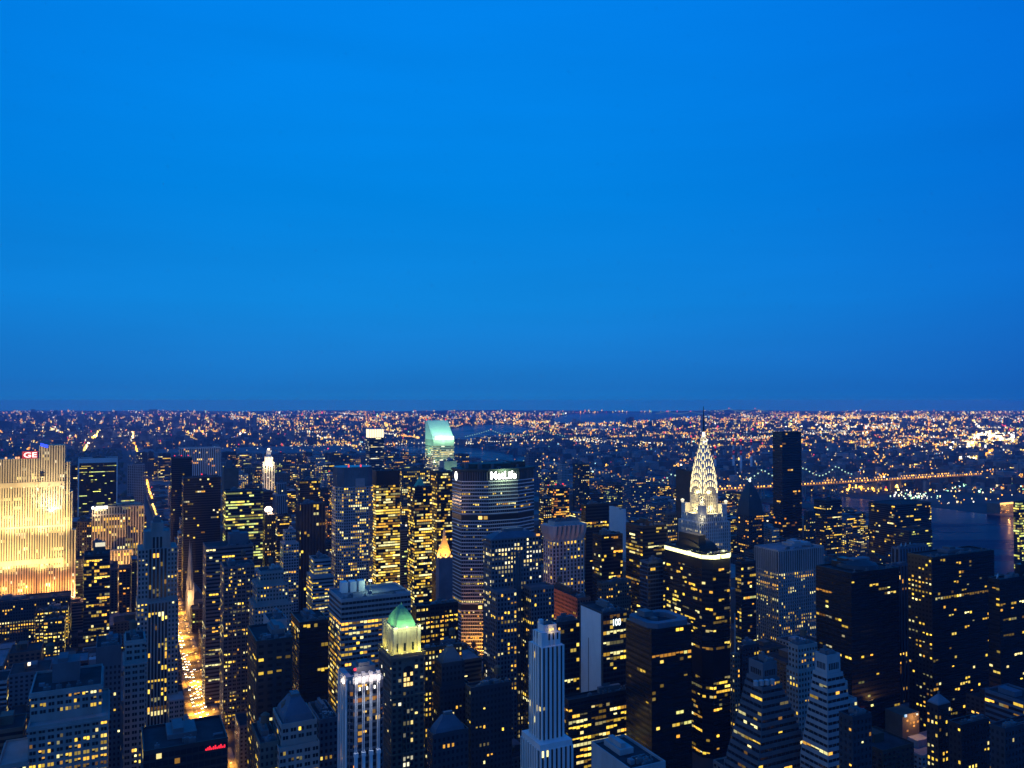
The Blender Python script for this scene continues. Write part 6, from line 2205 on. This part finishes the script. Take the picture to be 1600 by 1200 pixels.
suspension('hazy suspension bridge on the horizon with red tower lights right of the spire', (1139, 1180), 639, 20000, 62, (.22, .42, .22))
suspension('hazy suspension bridge on the horizon left of the spire top', (1079, 1042), 643.5, 17000, 55, (.14, .30, .18))

# ------------------------------------------------------------------ power station chimneys
wh, rd = mat('chimney_white', (.6, .6, .6)), mat('chimney_red', (.5, .04, .03))
for j, (px, py, lab) in enumerate(((1146, 686, 'left of the three tallest'), (1157.6, 686.5, 'middle of the three tallest'), (1173.6, 687.5, 'right of the three tallest'), (1117.6, 698, 'shorter one beside the spire'))):
    p = at(px, py, 3600)
    root = empty('chimney', (p[0], p[1], 0))
    tag(root, 'red and white banded power station chimney, ' + lab, 'chimney', 'power station chimneys')
    h = p[2]
    k = MB(); k.cyl(0, 0, 6.0, 0, h * .55, 4.6, 14); k.cyl(0, 0, 4.2, h * .70, h * .84, 3.8, 14); k.build('shaft', wh, root)
    k = MB(); k.cyl(0, 0, 4.6, h * .55, h * .70, 4.2, 14); k.cyl(0, 0, 3.8, h * .84, h, 3.5, 14); k.build('red_band', rd, root)
    k = MB(); k.cyl(0, 0, 3.9, h * .955, h + 3.5, 3.0, 10, c=(1.6, .06, .12)); k.cyl(0, 0, 4.6, h * .62, h * .62 + 4, 4.6, 10, c=(.5, .03, .05)); k.build('warning_light', LAMPM, root)
def power_house():
    p = at(1150, 735, 3640)
    root = empty('power_station', (p[0], p[1], 0), PHI)
    tag(root, 'long pale power station hall at the foot of the banded chimneys', 'building')
    k = MB(); k.box(-110, 110, 20, 70, 0, 42); k.box(-60, 110, 25, 60, 42, 54); k.build('wall', M['grey'], root)
    g = MB(); R2 = random.Random(3)
    facade(MB(), g, (-110, 20), (1, 0), (0, -1), 220, 0, 42, ('punch', 9, 9, .5, .4, .15, 0, 0, 'o'), R2, 4.4, relief=False); g.build('window', GLASS, root, kind='stuff')
power_house()

# ------------------------------------------------------------------ riverside hall on the right
def pier_hall():
    p = ground_at(1563, 803)
    root = empty('riverside_hall', (p[0], p[1], 0), PHI)
    tag(root, 'long riverside hall with an amber glowing roof edge on the far bank at right', 'building')
    k = MB(); k.box(0, 150, 0, 40, 0, 28); k.build('wall', M['tan'], root)
    g = MB(); R2 = random.Random(3)
    facade(MB(), g, (0, 0), (1, 0), (0, -1), 40, 0, 26, ('punch', 4, 5, .6, .5, .5, .2, .8, 'o'), R2, 3, relief=False); g.build('window', GLASS, root, kind='stuff')
    k = MB(); k.box(-1, 151, -1.5, -.1, 26, 31, c=(2.0, 1.0, .22)); k.build('roof_lighting', LAMPM, root)
    for x in (15, 40, 80): lamp('POINT', (x, -16, 24), 3.5e4, (1, .45, .12), parent=root)
pier_hall()

# coloured shop lights low down between the dark towers
def corner_shop():
    s = Site(1407, 1410, 1436, 1118, 640, 'R', None, 16)
    root = s.root('low_block', 'small block with coloured shop lights low between the dark towers at right', 'building')
    k = MB(); k.box(0, s.Lx, 0, 16, 0, s.h); k.build('wall', M['tan'], root)
    R2 = random.Random(5)
    g = MB()
    for i in range(5):
        for j in range(5):
            if R2.random() < .45:
                x, z = s.Lx * (i + R2.uniform(.1, .3)) / 5, s.h - 3 - j * 2.6
                q = R2.uniform(.15, .8)
                g.face([(x, -.1, z), (x + s.Lx * .11, -.1, z), (x + s.Lx * .11, -.1, z + 1.5), (x, -.1, z + 1.5)], 0, (1.2 * q, .45 * q, .08 * q))
    g.build('shop_window', GLASS, root, kind='stuff')
    k = MB(); k.box(s.Lx * .1, s.Lx * .22, -.9, -.3, s.h - 1.5, s.h + .4, c=(.2, .6, 1.0)); k.box(s.Lx * .8, s.Lx * .88, -.9, -.3, s.h - 2, s.h - .8, c=(1.0, 1.0, .8)); k.build('sign', LAMPM, root)
    lamp('POINT', (s.Lx * .6, -5, s.h - 3), 6e3, (1, .5, .15), parent=root)
corner_shop()

# park trees left of the avenue
def woodland():
    R3 = random.Random(8)
    k = MB()
    for _ in range(1500):
        X, Y = R3.uniform(-740, 40), R3.uniform(2080, 6080)
        x, y = g2w(X, Y)
        r = R3.uniform(6, 12)
        z = R3.uniform(7, 15)
        a = [2 * pi * i / 6 + R3.random() for i in range(6)]
        q0 = [(x + r * .5 * cos(t), y + r * .5 * sin(t)) for t in a]; q1 = [(x + r * R3.uniform(.8, 1.1) * cos(t), y + r * R3.uniform(.8, 1.1) * sin(t)) for t in a]; q2 = [(x + r * .35 * cos(t), y + r * .35 * sin(t)) for t in a]
        k.prism(q0, 2, z * .55, q1, cap=False); k.prism(q1, z * .55, z + 3, q2)
    o = k.build('woodland', mat('park_foliage', (.03, .05, .025), var=.4, scale=.2), kind='stuff')
    tag(o, 'dark trees of the large park left of the far avenue', 'trees')
woodland()

# ------------------------------------------------------------------ air
hz = bpy.data.materials.new('haze_air')
hz.use_nodes = True
t = hz.node_tree
t.nodes.clear()
ou = t.nodes.new('ShaderNodeOutputMaterial')
pv = t.nodes.new('ShaderNodeVolumePrincipled')
pv.inputs['Color'].default_value = (.62, .66, 1.0, 1)
pv.inputs['Density'].default_value = 4.0e-5
pv.inputs['Anisotropy'].default_value = 0.0
t.links.new(pv.outputs[0], ou.inputs['Volume'])
try: hz.cycles.homogeneous_volume = True
except Exception: pass
k = MB(); k.box(-21500, 21500, -3500, 26500, -1.5, 345, bottom=True)
o = k.build('haze', hz, kind='stuff')
tag(o, 'thin blue evening haze over the whole city', 'haze')
print('objects', len(bpy.data.objects), 'fill', len(fill), 'indiv', len(indiv))
for i in range(len(FOOT)):
    for j in range(i):
        a, b = FOOT[i], FOOT[j]
        ox, oy = min(a[1], b[1]) - max(a[0], b[0]), min(a[3], b[3]) - max(a[2], b[2])
        if ox > .5 and oy > .5 and 'x' not in (a[4], b[4]):
            print('OVERLAP', a[4], b[4], round(ox), round(oy), bpy.data.objects[a[4]].get('label'), '|', bpy.data.objects[b[4]].get('label'))
